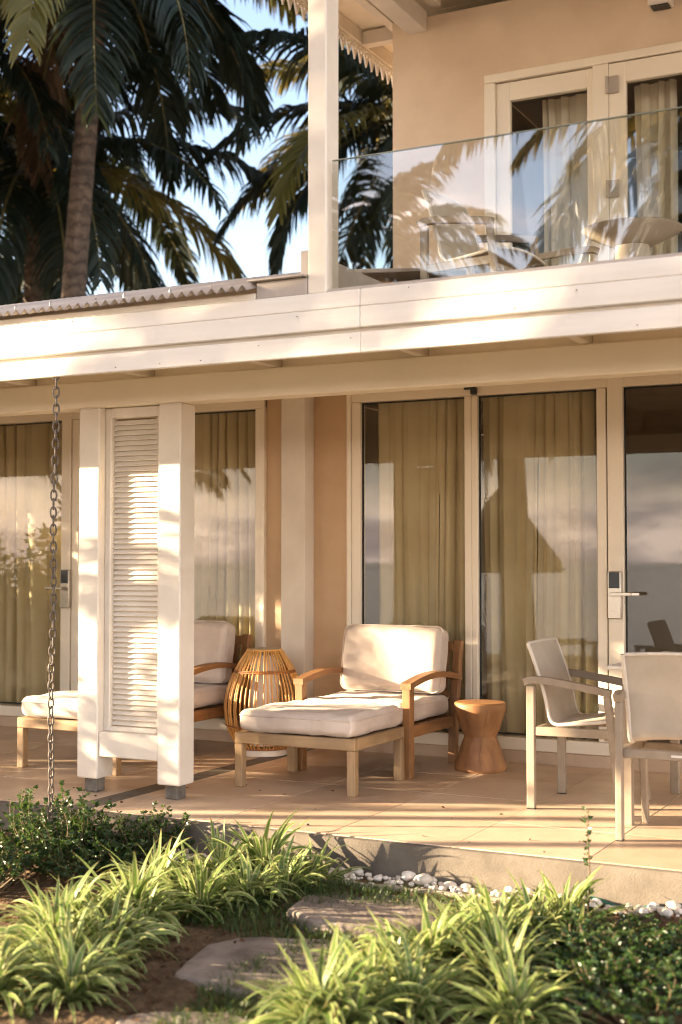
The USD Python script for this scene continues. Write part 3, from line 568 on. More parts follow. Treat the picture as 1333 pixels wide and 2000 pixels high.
# ------------------------------------------------------------------ lounge sets
W = teak
def lounge_chair():
    t = thing('lounge_chair', 'teak lounge armchair between the cane lantern and the wooden drum stool', 'armchair', (-3.45, 7.27, 0), group=None)
    hx, yf, yb = 0.37, -0.36, 0.36
    for s in (-1, 1):
        obj('front_post', box(s * 0.345 - 0.025, s * 0.345 + 0.025, yf, yf + 0.06, 0, 0.512, 0.004), W['z'], t, smooth=False)
        # leaning back leg
        obj('back_leg', cat(beam((s * 0.345, yb - 0.03, 0), (s * 0.345, yb - 0.005, 0.27), 0.045, 0.06, (0, 1, 0)), beam((s * 0.345, yb - 0.005, 0.265), (s * 0.345, yb + 0.075, 0.735), 0.045, 0.055, (0, 1, 0))), W['z'], t, smooth=False)
        # curved arm
        P = []
        for u in np.linspace(0, 1, 12):
            P.append((s * 0.345, yf - 0.005 + u * 0.775, 0.519 + 0.050 * math.sin(PI * min(u * 0.93, 1)) - 0.02 * u))
        P = np.array(P); ring = np.array([(-0.032, -0.017), (0.032, -0.017), (0.032, 0.017), (-0.032, 0.017)])
        V = np.array([[p[0] + a, p[1], p[2] + b] for p in P for a, b in ring]); F = []
        for i in range(11):
            for q in range(4):
                q2 = (q + 1) % 4
                F += [[i * 4 + q, i * 4 + q2, (i + 1) * 4 + q2], [i * 4 + q, (i + 1) * 4 + q2, (i + 1) * 4 + q]]
        F += [[0, 2, 1], [0, 3, 2], [44, 45, 46], [44, 46, 47]]
        obj('armrest', trimesh.Trimesh(V, np.array(F)[:, ::-1], process=False), W['y'], t, smooth=False)
        obj('seat_rail', box(s * 0.345 - 0.018, s * 0.345 + 0.018, yf + 0.061, yb - 0.06, 0.225, 0.29, 0.003), W['y'], t, smooth=False)
    obj('seat_rail', box(-0.318, 0.318, yf + 0.012, yf + 0.045, 0.225, 0.29, 0.003), W['x'], t, smooth=False)
    obj('seat_rail', box(-0.318, 0.318, yb - 0.05, yb - 0.02, 0.225, 0.29, 0.003), W['x'], t, smooth=False)
    for k in range(7):
        y = yf + 0.09 + k * 0.085
        obj('seat_slat', box(-0.326, 0.326, y, y + 0.05, 0.268, 0.286, 0.002), W['x'], t, smooth=False)
    for z, lean in ((0.70, 0.07), (0.40, 0.02)):
        obj('back_rail', box(-0.32, 0.32, yb + lean - 0.028, yb + lean - 0.002, z - 0.03, z + 0.03, 0.003), W['x'], t, smooth=False)
    for k in range(6):
        x = -0.27 + 0.108 * k
        obj('back_slat', beam((x, yb + 0.012, 0.431), (x, yb + 0.052, 0.669), 0.045, 0.014, (0, 1, 0), 0.002), W['z'], t, smooth=False)
    return t
def ottoman():
    t = thing('ottoman', 'weathered teak ottoman frame in front of the armchair by the drum stool', 'ottoman', (-3.47, 6.575, 0))
    G = teak_grey; hx, hy = 0.365, 0.315
    for sx in (-1, 1):
        for sy in (-1, 1):
            cx, cy = sx * (hx - 0.024), sy * (hy - 0.024)
            obj('leg', box(cx - 0.024, cx + 0.024, cy - 0.024, cy + 0.024, 0, 0.235 if True else 0, 0.004), G['z'], t, smooth=False)
    for sy in (-1, 1):
        obj('rail', box(-hx, hx, sy * (hy - 0.02) - 0.02, sy * (hy - 0.02) + 0.02, 0.2365, 0.296, 0.004), G['x'], t, smooth=False)
    for sx in (-1, 1):
        obj('rail', box(sx * (hx - 0.018) - 0.0185, sx * (hx - 0.018) + 0.0185, -hy + 0.041, hy - 0.041, 0.2365, 0.296, 0.004), G['y'], t, smooth=False)
    for k in range(5):
        y = -0.24 + k * 0.105
        obj('slat', box(-0.327, 0.327, y, y + 0.06, 0.27, 0.288, 0.002), G['x'], t, smooth=False)
    return t
def seat_pad():
    t = thing('seat_cushion', 'white seat cushion of the armchair beside the drum stool', 'cushion', (-3.45, 7.245, 0.29))
    obj('pad', cushion(0.665, 0.70, 0.12, 0.04, 0.008, 5).apply_translation((0, 0, 0.0685)), cushion_cloth, t, smooth=True)
    obj('piping', seam(0.667, 0.702, 0.105, 0.045), cushion_cloth, t, smooth=True)
    return t
def back_pad():
    t = thing('back_cushion', 'white back cushion in dappled sunlight, on the armchair by the drum stool', 'cushion', (-3.45, 7.505, 0.42))
    m = cushion(0.67, 0.40, 0.16, 0.055, 0.016, 8)
    v = m.vertices; a = math.radians(80); c, s = math.cos(a), math.sin(a)
    def rot(v):
        return np.stack([v[:, 0], v[:, 1] * c - v[:, 2] * s, v[:, 1] * s + v[:, 2] * c + 0.205], 1)
    m.vertices = rot(v)
    obj('pad', m, cushion_cloth, t, smooth=True)
    p = seam(0.672, 0.402, 0.045, 0.05); p.vertices = rot(p.vertices)
    obj('piping', p, cushion_cloth, t, smooth=True)
    return t
def foot_pad():
    t = thing('ottoman_cushion', 'thick white cushion on the ottoman in front of the armchair', 'cushion', (-3.465, 6.575, 0.298))
    obj('pad', cushion(0.70, 0.64, 0.118, 0.042, 0.009, 12).apply_translation((0, 0, 0.062)), cushion_cloth, t, smooth=True)
    obj('piping', seam(0.701, 0.641, 0.092, 0.042), cushion_cloth, t, smooth=True)
    return t
lc, ot, sp, bp, fp = lounge_chair(), ottoman(), seat_pad(), back_pad(), foot_pad()
DX = -1.515
dup(lc, (-3.45 + DX, 7.27, 0), label='teak lounge armchair half hidden behind the louvred screen')
dup(ot, (-3.47 + DX, 6.575, 0), label='pale teak ottoman frame behind the chain and left screen post')
dup(sp, (-3.45 + DX, 7.245, 0.29), label='white seat cushion of the armchair behind the louvred screen')
dup(bp, (-3.45 + DX, 7.505, 0.42), label='white back cushion showing just right of the louvred screen')
dup(fp, (-3.465 + DX, 6.575, 0.298), label='white ottoman cushion behind the chain, left of the screen')

# ------------------------------------------------------------------ cane lantern
la = thing('cane_lantern', 'bell-shaped golden cane floor lantern beside the white wall column', 'lantern', (-4.31, 7.40, 0))
from scipy.interpolate import PchipInterpolator
rp = PchipInterpolator([0.045, 0.10, 0.20, 0.30, 0.40, 0.50, 0.58, 0.662], [0.150, 0.200, 0.242, 0.254, 0.240, 0.202, 0.160, 0.106])
zz = np.linspace(0.05, 0.66, 16)
for k in range(52):
    a = 2 * PI * k / 52 + r.normal(0, 0.02)
    rr = rp(zz) + r.normal(0, 0.002)
    obj('cane', tube(np.stack([rr * math.cos(a), rr * math.sin(a), zz], 1), 0.0052 + r.uniform(-.0006, .0006), 6), cane, la, smooth=True)
for z, rad, m in ((0.662, 0.0085, cane), (0.535, 0.0055, cane_dark), (0.525, 0.0055, cane_dark), (0.19, 0.0055, cane_dark), (0.05, 0.009, cane_dark)):
    t = np.linspace(0, 2 * PI, 48, endpoint=False); q = float(rp(z)) + (0.004 if m is cane_dark and z > 0.1 else 0)
    obj('hoop', tube(np.stack([q * np.cos(t), q * np.sin(t), np.full(48, z)], 1), rad, 7, closed=True), m, la, smooth=True)
obj('lid', lathe([(0, 0.672), (0.09, 0.672), (0.098, 0.668), (0.098, 0.662), (0, 0.662)]), flash_metal, la)
obj('opal_cylinder', lathe([(0, 0.635), (0.088, 0.635), (0.094, 0.628), (0.094, 0.06), (0, 0.06)]), lamp_white, la)
obj('base', lathe([(0, 0.046), (0.142, 0.046), (0.148, 0.04), (0.148, 0.004), (0.14, 0), (0, 0)]), lamp_white, la)

# ------------------------------------------------------------------ drum stool
st = thing('drum_stool', 'hourglass drum stool turned from solid reddish wood', 'stool', (-2.857, 7.42, 0))
pr = [(0, 0.40), (0.10, 0.401), (0.142, 0.398), (0.150, 0.390), (0.151, 0.365), (0.147, 0.345), (0.130, 0.295), (0.110, 0.235), (0.097, 0.207), (0.093, 0.196), (0.097, 0.185), (0.111, 0.15), (0.131, 0.09), (0.146, 0.045), (0.151, 0.02), (0.150, 0.006), (0.145, 0), (0, 0)]
sm = lathe(pr, 72)
ang = np.arctan2(sm.vertices[:, 1], sm.vertices[:, 0])
sm.vertices *= (1 + 0.012 * np.sin(2 * ang + 1) + 0.006 * np.sin(3 * ang))[:, None] ** np.array([1, 1, 0])
obj('body', sm, stool_wood, st, smooth=40)
for (a, z0, z1, w) in ((-1.75, 0.25, 0.345, 0.0016), (-1.2, 0.05, 0.16, 0.0012), (-2.2, 0.03, 0.13, 0.001), (-0.95, 0.27, 0.36, 0.001)):
    P = []
    for u in np.linspace(0, 1, 6):
        z = z0 + (z1 - z0) * u; q = np.interp(z, [p[1] for p in pr[::-1]][1:-1], [p[0] for p in pr[::-1]][1:-1]); b = a + 0.04 * math.sin(5 * u + a * 3)
        P.append(((q + 0.0012) * math.cos(b), (q + 0.0012) * math.sin(b), z))
    obj('crack', tube(P, w, 4), brown_wood, st)

# ------------------------------------------------------------------ dining set
def dining_chair(loc, rz, label):
    t = thing('dining_chair', label, 'chair', loc, rz)
    for s in (-1, 1):
        y = s * 0.245
        obj('rear_leg', beam((-0.228, y, 0.004), (-0.228, y, 0.607), 0.03, 0.042, (1, 0, 0), 0.004), alu, t, smooth=False)
        obj('leg_cap', box(-0.249, -0.207, y - 0.015, y + 0.015, 0, 0.005, 0.001), gasket_mat, t, smooth=False)
        P = [(-0.262, 0.624), (-0.235, 0.636), (-0.20, 0.637), (0.0, 0.614), (0.13, 0.592), (0.175, 0.583)]
        q = np.array(P); dd_ = np.r_[0, np.cumsum(np.linalg.norm(np.diff(q, axis=0), axis=1))]; uu = np.linspace(0, dd_[-1], 14)
        obj('armrest', sweep_xz(np.stack([PchipInterpolator(dd_, q[:, 0])(uu), PchipInterpolator(dd_, q[:, 1])(uu)], 1), y, 0.036, 0.036), alu, t, smooth=30)
        obj('front_leg', beam((0.157, y, 0.572), (0.222, y, 0.002), 0.03, 0.036, (1, 0, 0), 0.004), alu, t, smooth=False)
        obj('side_rail', beam((-0.215, y - s * 0.002, 0.385), (0.166, y - s * 0.002, 0.388), 0.024, 0.044, b=0.003), alu, t, smooth=False)
    obj('cross_rail', box(-0.222, -0.195, -0.23, 0.23, 0.362, 0.402, 0.003), alu, t, smooth=False)
    obj('cross_rail', box(0.135, 0.16, -0.23, 0.23, 0.352, 0.388, 0.003), alu, t, smooth=False)
    # sling on its tube frame
    C = np.array([(-0.252, 0.815), (-0.232, 0.765), (-0.186, 0.632), (-0.158, 0.53), (-0.146, 0.468), (-0.13, 0.432), (-0.10, 0.418), (-0.05, 0.422), (0.08, 0.436), (0.20, 0.449), (0.232, 0.443)])
    dd = np.r_[0, np.cumsum(np.linalg.norm(np.diff(C, axis=0), axis=1))]; u = np.linspace(0, dd[-1], 40)
    cx, cz = PchipInterpolator(dd, C[:, 0])(u), PchipInterpolator(dd, C[:, 1])(u)
    for s in (-1, 1):
        obj('sling_tube', tube(np.stack([cx, np.full(40, s * 0.222), cz], 1), 0.010, 8), pale_tube, t, smooth=True)
    yy = np.linspace(-0.216, 0.216, 15)
    nx, nz = np.gradient(cz), -np.gradient(cx); L = np.hypot(nx, nz); nx, nz = -nx / L, -nz / L
    sag = 0.022 * (1 - (yy / 0.216) ** 2)
    V = np.stack([cx[:, None] + nx[:, None] * sag * 0.9, np.broadcast_to(yy, (40, 15)), cz[:, None] + nz[:, None] * sag * 0.9], -1)
    V2 = V + np.stack([nx, 0 * nx, nz], 1)[:, None] * 0.004
    g = grid(40, 15)
    obj('sling', cat(trimesh.Trimesh(V.reshape(-1, 3), g, process=False), trimesh.Trimesh(V2.reshape(-1, 3), g[:, ::-1], process=False)), sling, t, smooth=True)
    for k in (0, 39):
        obj('end_bar', tube(np.stack([V[k, :, 0], V[k, :, 1], V[k, :, 2]], 1), 0.008, 8), pale_tube, t, smooth=True)
    obj('maker_tag', box(-0.2245, -0.2222, -0.03, 0.02, 0.376, 0.386, 0.0005), tag_white, t, smooth=False)
    return t
dc = dining_chair((-1.955, 6.615, 0), 0.0, 'taupe armchair with pale sling seat, beside the glass door, facing the table')
dup(dc, (-1.345, 6.05, 0), PI / 2, label='sling armchair seen from behind at the right edge of the terrace')
dup(dc, (-2.50, 6.60, 2.363), math.radians(-8), label='sling chair on the balcony with a white bent tube frame')
dup(dc, (-2.45, 7.55, 2.363), math.radians(200), label='dark chair behind another on the balcony')
tb = thing('dining_table', 'white-topped dining table behind the nearest sling chair', 'table', (-1.18, 6.66, 0))
obj('tabletop', box(-0.546, 0.546, -0.545, 0.545, 0.72, 0.74, 0.006), table_top, tb, smooth=False)
for sx in (-1, 1):
    for sy in (-1, 1):
        obj('leg', box(sx * 0.47 - 0.022, sx * 0.47 + 0.022, sy * 0.47 - 0.022, sy * 0.47 + 0.022, 0, 0.6495, 0.003), alu, tb, smooth=False)
for sy in (-1, 1):
    obj('apron', box(-0.49, 0.49, sy * 0.47 - 0.018, sy * 0.47 + 0.018, 0.65, 0.7195, 0.003), pale_tube, tb, smooth=False)
for sx in (-1, 1):
    obj('apron', box(sx * 0.47 - 0.018, sx * 0.47 + 0.018, -0.451, 0.451, 0.65, 0.7195, 0.003), pale_tube, tb, smooth=False)
bt = thing('balcony_table', 'round balcony table with flared top seen from below through the glass', 'table', (-1.93, 7.42, 2.363))
obj('tabletop', lathe([(0, 0.735), (0.27, 0.735), (0.285, 0.727), (0.27, 0.715), (0.17, 0.665), (0.10, 0.635), (0, 0.63)], 56), sling, bt)
obj('pedestal', lathe([(0.095, 0.634), (0.10, 0.45), (0.125, 0.15), (0.17, 0.0), (0, 0)], 48), sling, bt)

# ------------------------------------------------------------------ palms
def frond(L, e0, droop, seed, leaf=0.72, nl=78, hang=0.75, w=0.055, twist=0.0):
    r = np.random.default_rng(seed)
    n = 26; s = np.linspace(0, 1, n); e = e0 - droop * s ** 1.35
    dx, dz = np.cos(e) * L / (n - 1), np.sin(e) * L / (n - 1)
    side = 0.10 * np.cumsum(np.sin(s * 2 + seed)) * L / n * 0.6
    P = np.stack([np.r_[0, np.cumsum(dx[:-1])], side - side[0], np.r_[0, np.cumsum(dz[:-1])]], 1)
    rad = 0.028 * (1 - s) ** 1.1 + 0.004
    rib = tube(P, rad, 5)
    V, F = [], []
    T = np.gradient(P, axis=0); T /= np.linalg.norm(T, axis=1)[:, None]
    for k in range(nl):
        u = 0.13 + 0.87 * k / (nl - 1)
        i = min(int(u * (n - 1)), n - 2); fr_ = u * (n - 1) - i
        p = P[i] * (1 - fr_) + P[i + 1] * fr_; t = T[i]
        sd = np.cross(t, [0, 0, 1]); sd /= max(np.linalg.norm(sd), 1e-6); upn = np.cross(sd, t)
        ll = leaf * (0.35 + 0.65 * math.sin(PI * min(1, 0.12 + u * 0.72)) ** 0.8) * (1 - 0.45 * max(0, u - 0.6) / 0.4) * r.uniform(0.85, 1.1)
        fwd = 0.35 + 0.75 * u
        for sg in (-1, 1):
            if r.random() < 0.04:
                continue
            d = sd * sg * r.uniform(0.85, 1.05) + t * fwd * r.uniform(0.85, 1.15) + upn * r.uniform(0.05, 0.35)
            d /= np.linalg.norm(d); q = p.copy(); pts = [q]; h = hang * r.uniform(0.6, 1.35)
            for j in range(4):
                d = d + np.array([0, 0, -1]) * h * (0.28 + 0.22 * j); d /= np.linalg.norm(d)
                q = q + d * ll / 4; pts.append(q)
            wv = np.cross(pts[1] - pts[0], [0, 0, 1]); wv = t * 0.9 + 0.3 * wv / max(np.linalg.norm(wv), 1e-6) + r.normal(0, 0.25, 3); wv -= (pts[2] - pts[0]) * (wv @ (pts[2] - pts[0])) / ((pts[2] - pts[0]) @ (pts[2] - pts[0])); wv /= np.linalg.norm(wv)
            b = len(V)
            for j, ww in enumerate((0.5, 1.0, 0.85, 0.5)):
                V += [pts[j] - wv * w * ww / 2, pts[j] + wv * w * ww / 2]
            V.append(pts[4])
            for j in range(3):
                F += [[b + 2 * j, b + 2 * j + 1, b + 2 * j + 3], [b + 2 * j, b + 2 * j + 3, b + 2 * j + 2]]
            F.append([b + 6, b + 7, b + 8])
    return rib, trimesh.Trimesh(np.array(V), np.array(F), process=False)
def rotz(m, a):
    c, s = math.cos(a), math.sin(a); v = m.vertices
    m.vertices = np.stack([v[:, 0] * c - v[:, 1] * s, v[:, 0] * s + v[:, 1] * c, v[:, 2]], 1); return m
def palm(label, base, crown, nf, L, seed, r0=0.17, r1=0.125, gold=0.12, emin=-0.75, emax=1.25, leaf=0.75, nl=84, group=None, w=0.054):
    r = np.random.default_rng(seed)
    t = thing('coconut_palm', label, 'palm tree', base, group=group)
    c = np.array(crown, float) - np.array(base, float)
    u = np.linspace(0, 1, 46); bow = np.array([c[0] * 0.25, c[1] * 0.25, 0])
    P = u[:, None] * c + np.sin(PI * u)[:, None] * (-bow * 0.5)
    rr = r1 + (r0 - r1) * (1 - u) ** 1.2 + 0.08 * np.exp(-u * 30) + 0.006 * (np.arange(46) % 2)
    obj('trunk', tube(P, rr, 14), trunk_mat, t, smooth=True)
    obj('crown_heart', lathe([(0, 0.35), (0.10, 0.3), (0.17, 0.1), (0.19, -0.1), (0.13, -0.3), (0.1, -0.4)], 12).apply_translation(c), palm_dry, t, smooth=True)
    for k in range(nf):
        f_ = (k + 0.5) / nf
        e0 = emax + (emin - emax) * f_ ** 0.85 + r.normal(0, 0.08)
        az = k * 2.39996 + r.normal(0, 0.15)
        rib, lf_ = frond(L * r.uniform(0.85, 1.08) * (0.75 + 0.25 * min(1, f_ * 4)), e0, r.uniform(0.9, 1.5), seed * 100 + k, leaf, nl, r.uniform(0.45, 0.95), w)
        for m in (rib, lf_):
            rotz(m, az); m.apply_translation(c + np.array([0.1 * math.cos(az), 0.1 * math.sin(az), 0.05]))
        old = f_ > 0.93 and r.random() < 0.3
        fm = palm_dry if old else (palm_gold if r.random() < gold else palm_green)
        fp_ = obj('frond', lf_, fm, t, smooth=False)
        obj('frond_rib', rib, rachis_mat, fp_, smooth=True)
    # coconuts
    for k in range(5 if r0 > 0.1 else 0):
        a = r.uniform(0, 2 * PI)
        obj('coconut', trimesh.creation.icosphere(2, 0.11).apply_scale((1, 1, 1.25)).apply_translation(c + np.array([0.24 * math.cos(a), 0.24 * math.sin(a), -0.3 - 0.12 * r.random()])), palm_gold, t, smooth=True)
    return t
PG = None
pa = palm('tall coconut palm with pale bare trunk rising behind the corrugated roof at far left', (-10.35, 12.75, -0.3), (-9.66, 12.70, 8.6), 32, 3.4, 24, leaf=0.85, emin=-0.6)
pb = palm('coconut palm whose dark drooping fronds fill the gap right of the bare trunk', (-12.6, 14.9, -0.3), (-12.2, 14.6, 6.9), 28, 3.9, 33, gold=0.1, emax=0.9, leaf=0.8)
pc = palm('coconut palm behind the white balcony post with sunlit fronds reaching left', (-7.6, 17.0, -0.3), (-7.25, 16.7, 7.3), 28, 3.7, 45, gold=0.42, leaf=0.8)
dup(pc, (-8.6, 21.0, 3.0), 2.1, label='coconut palm high behind the lace trimmed eave')
dup(pb, (-17.5, 18.0, -1.2), 1.0, label='coconut palm at the left edge, low behind the bare trunk')
dup(pb, (-12.9, 13.2, 1.2), 3.9, label='dark palm crown filling the top left corner')
dup(pa, (-28.0, 36.0, -2.2), 0.6, label='distant pale palm glimpsed low through the dark fronds at far left')
dup(pb, (-18.5, 8.6, 1.5), 2.2, label='palm left of the picture that keeps the others in shade')
dup(pa, (-16.2, 6.9, 2.0), 4.4, label='tall palm left of the picture between the beach and the roof')
dup(pb, (-15.6, 8.9, 2.6), 5.2, label='palm left of the picture with a broad drooping crown')
dup(pa, (-9.8, -8.2, -3.2), 5.0, label='palm reflected at the lower left of the balcony glass')
dup(pc, (-2.9, -7.5, -0.4), 0.2, label='palm reflected high in the balcony glass and upper window')
dup(pb, (-1.8, -4.0, -0.9), 2.7, label='palm reflected at the right end of the balcony glass')
# palms on the beach side, seen in the glass and as dappled shade
dup(pb, (-16.2, 1.9, 0.7), 0.4, label='beachside palm whose fronds show in the narrow upper window')
dup(pc, (-14.5, -3.2, -0.8), 1.3, label='beachside palm reflected at the right of the balcony glass')
dup(pb, (-14.0, -2.6, -0.9), 0.7, label='beachside palm just in front of the other, low crown')
dup(pa, (-5.02, 1.25, -0.3), 2.6, label='palm whose trunk is reflected in the middle glass pane')

ar = palm('small bushy palm by the beach, its fronds reflected in the glass and dappling the posts', (-9.08, 2.86, -0.25), (-9.08, 2.86, 2.15), 15, 0.95, 77, r0=0.06, r1=0.045, gold=0.1, leaf=0.32, nl=40, w=0.026, emin=0.1)
dup(ar, (-9.28, 2.12, 0.05), 4.2, label='third small bushy palm, at the beach end of the reflected row')
dup(ar, (-10.0, 4.82, -0.15), 2.0, label='second small bushy palm in the reflected row, nearer the house')
dup(pb, (-12.4, 3.8, 1.1), 3.0, label='beachside palm nearest the house, shading the upper floor')
# ------------------------------------------------------------------ shrubs
def leafcloud(centers, dirs, size, seed):
    r = np.random.default_rng(seed); V, F = [], []
    for p, d in zip(centers, dirs):
        d = d / np.linalg.norm(d); L = size * r.uniform(0.6, 1.25); w = L * 0.32
        s = np.cross(d, r.normal(0, 1, 3)); s /= np.linalg.norm(s); nn = np.cross(d, s); b = len(V)
        V += [p, p + d * L * 0.45 + s * w + nn * w * 0.3, p + d * L * 0.5, p + d * L * 0.45 - s * w + nn * w * 0.3, p + d * L - nn * w * 0.2]
        F += [[b, b + 1, b + 2], [b, b + 2, b + 3], [b + 1, b + 4, b + 2], [b + 2, b + 4, b + 3]]
    return trimesh.Trimesh(np.array(V), np.array(F), process=False)
def shrub(name, label, loc, rad, hgt, nst, per, size, seed, group=None, upright=0.5, scale=None):
    r = np.random.default_rng(seed)
    t = thing(name, label, 'shrub', loc, group=group, scale=scale)
    C, D, stems = [], [], []
    for k in range(nst):
        a = r.uniform(0, 2 * PI); q = rad * math.sqrt(r.random()); top = np.array([q * math.cos(a), q * math.sin(a), hgt * r.uniform(0.45, 1.0) * (1 - 0.35 * (q / rad) ** 2)])
        p0 = top * np.array([0.35, 0.35, 0]); n = 8; u = np.linspace(0, 1, n)[:, None]
        P = p0 + (top - p0) * u + np.array([math.cos(a + 1), math.sin(a + 1), 0]) * np.sin(PI * u) * 0.05 + np.array([0, 0, 1]) * np.sin(PI * u) * 0.03
        stems.append(tube(P, np.linspace(0.0035, 0.0012, n), 4))
        for j in range(per):
            v = r.uniform(0.25, 1.0) ** 0.8; i = min(int(v * (n - 1)), n - 2); p = P[i] + (P[i + 1] - P[i]) * (v * (n - 1) - i)
            b = r.uniform(0, 2 * PI); C.append(p); D.append(np.array([math.cos(b), math.sin(b), r.uniform(-0.2, 0.9)]))
    obj('stems', cat(stems), twig, t, smooth=True)
    obj('foliage', leafcloud(C, D, size, seed + 1), shrub_leaf, t, smooth=False, kind='stuff')
    return t
LG, RG = 'small leafed shrubs left of the stepping stones', 'low dark shrubs at the lower right'
s1 = shrub('small_leaf_shrub', 'small-leafed shrub at the foot of the chain, left edge', (-4.02, 4.95, -0.2), 0.30, 0.42, 70, 26, 0.026, 60)
s2 = shrub('small_leaf_shrub', 'low spreading shrub below the louvred screen, leaves glinting in the sun', (-3.72, 5.08, -0.2), 0.30, 0.26, 80, 28, 0.024, 61)
dup(s2, (-4.0, 5.08, -0.2), 2.0, label='low shrub between the chain and the screen post')
dup(s1, (-3.62, 5.17, -0.2), 1.0, scale=0.75, label='twiggy shrub below the right screen post, nearest the pebbles')
dup(s2, (-4.05, 4.55, -0.2), 4.0, label='dark shrub at the far left over the leaf litter')
dup(s2, (-3.75, 4.85, -0.21), 3.1, scale=0.85, label='low shrub in front, bordering the leaf litter')
s3 = shrub('ground_shrub', 'dark low shrub at the lower right corner', (-1.12, 4.40, -0.2), 0.34, 0.20, 110, 26, 0.022, 62)
dup(s3, (-1.30, 4.55, -0.19), 1.2, label='dark low shrub right of the variegated clumps')
dup(s3, (-1.08, 4.78, -0.19), 2.2, scale=0.7, label='dark low shrub by the green hose')
dup(s3, (-1.45, 4.35, -0.2), 3.3, scale=0.9, label='dark low shrub at the bottom edge, right of centre')
dup(s3, (-1.05, 4.15, -0.2), 4.4, label='dark low shrub in the very bottom right corner')
# thin sprig
sg_ = thing('tall_sprig', 'single tall thin leafy sprig standing in front of the terrace edge', 'plant', (-1.53, 5.10, -0.2))
u = np.linspace(0, 1, 10)[:, None]
P = np.array([0, 0, 0]) + u * np.array([0.015, 0.02, 0.46]) + np.sin(u * 5) * np.array([0.008, 0, 0])
obj('stem', tube(P, np.linspace(0.004, 0.0015, 10), 5), twig, sg_, smooth=True)
C, D = [], []
for k in range(44):
    v = r.uniform(0.15, 1); C.append(P[0] + (P[-1] - P[0]) * v + np.array([0.008 * math.sin(v * 5), 0, 0])); a = r.uniform(0, 2 * PI); D.append(np.array([math.cos(a), math.sin(a), 0.5]))
obj('leaves', leafcloud(C, D, 0.03, 3), shrub_leaf, sg_, smooth=False, kind='stuff')
# taller bushes along the beach-side bed (their shade stripes the terrace, their leaves show in the left glass)
bsh = shrub('tall_bush', 'tall bush by the beach, reflected low in the left glass door', (-9.3, 3.5, -0.2), 0.75, 2.4, 130, 46, 0.085, 70)
dup(bsh, (-9.5, 3.95, -0.2), 2.0, scale=(1, 1, 0.80), label='second tall bush in the reflected row, beside the first')
dup(bsh, (-9.9, 4.75, -0.2), 1.0, scale=(0.8, 1, 0.78), label='third tall bush in the reflected row, near the house wall')
dup(bsh, (-10.1, 5.35, -0.2), 4.0, scale=(1, 1, 1.3), label='tall bush in the reflected row, closest to the house')

dup(bsh, (-10.45, 6.0, -0.2), 2.7, scale=(1, 1, 1.4), label='tall bush in the reflected row, second from the house end')
dup(bsh, (-10.75, 6.75, -0.2), 5.0, scale=(1.1, 1.1, 1.4), label='broad bush at the house end of the reflected row')
# ------------------------------------------------------------------ variegated clumps
def spider_leaf_mesh(L, w, e0, bend, az, seed):
    r = np.random.default_rng(seed)
    n = 11; s = np.linspace(0, 1, n); e = e0 - bend * s ** 1.5
    dx, dz = np.cos(e) * L / (n - 1), np.sin(e) * L / (n - 1)
    x, z = np.r_[0, np.cumsum(dx[:-1])], np.r_[0, np.cumsum(dz[:-1])]
    tw = r.normal(0, 0.5) * s
    ww = w * np.minimum(1, 0.55 + 2.2 * s) * np.where(s > 0.45, np.maximum(0, 1 - ((s - 0.45) / 0.55) ** 1.7), 1)
    V, UV = [], []
    for j, (q, lift) in enumerate(((-1, 0.30), (0, 0.0), (1, 0.30))):
        yy = q * ww / 2 * np.cos(tw); zz = z + np.abs(q) * lift * ww / 2 + q * ww / 2 * np.sin(tw)
        V.append(np.stack([x, yy + 0.03 * np.sin(s * 2 + seed) * L, zz], 1)); UV.append(np.stack([np.full(n, 0.02 + 0.48 * (q + 1)), s], 1))
    V = np.stack(V, 1).reshape(-1, 3); UV = np.stack(UV, 1).reshape(-1, 2)
    m = trimesh.Trimesh(V, grid(n, 3), process=False)
    return rotz(m, az), UV
def clump(label, loc, n, L, seed, scale=1.0, w=0.030):
    r = np.random.default_rng(seed)
    t = thing('variegated_grass_clump', label, 'plant', loc)
    for k in range(n):
        f_ = k / n; az = k * 2.39996 + r.normal(0, 0.3)
        e0 = 1.48 - 1.15 * f_ + r.normal(0, 0.1)
        m, uv = spider_leaf_mesh(L * r.uniform(0.5, 1.15), w * r.uniform(0.6, 1.2), e0, r.uniform(0.4, 2.6), az, seed * 97 + k)
        m.apply_translation((0.035 * math.cos(az) * (0.3 + f_) + r.normal(0, 0.012), 0.035 * math.sin(az) * (0.3 + f_) + r.normal(0, 0.012), 0.0))
        obj('leaf', m, spider_leaf, t, smooth=True, uv=uv)
    return t
c1 = clump('large sunlit variegated clump with cream edged blades at the left of the stepping stones', (-3.12, 4.32, -0.2), 125, 0.33, 81)
c2 = clump('upright variegated clump with tall blades beside the white pebbles', (-2.98, 5.10, -0.16), 100, 0.35, 82)
c3 = clump('spreading variegated clump in front, right of the stepping stones', (-1.83, 4.28, -0.2), 120, 0.31, 83)
c4 = clump('small young variegated tuft at the foot of the large sunlit clump', (-2.98, 4.18, -0.2), 55, 0.21, 84, w=0.022)
c5 = clump('ragged variegated clump with sprawling blades, mid right group', (-1.76, 4.46, -0.2), 85, 0.27, 85, w=0.026)
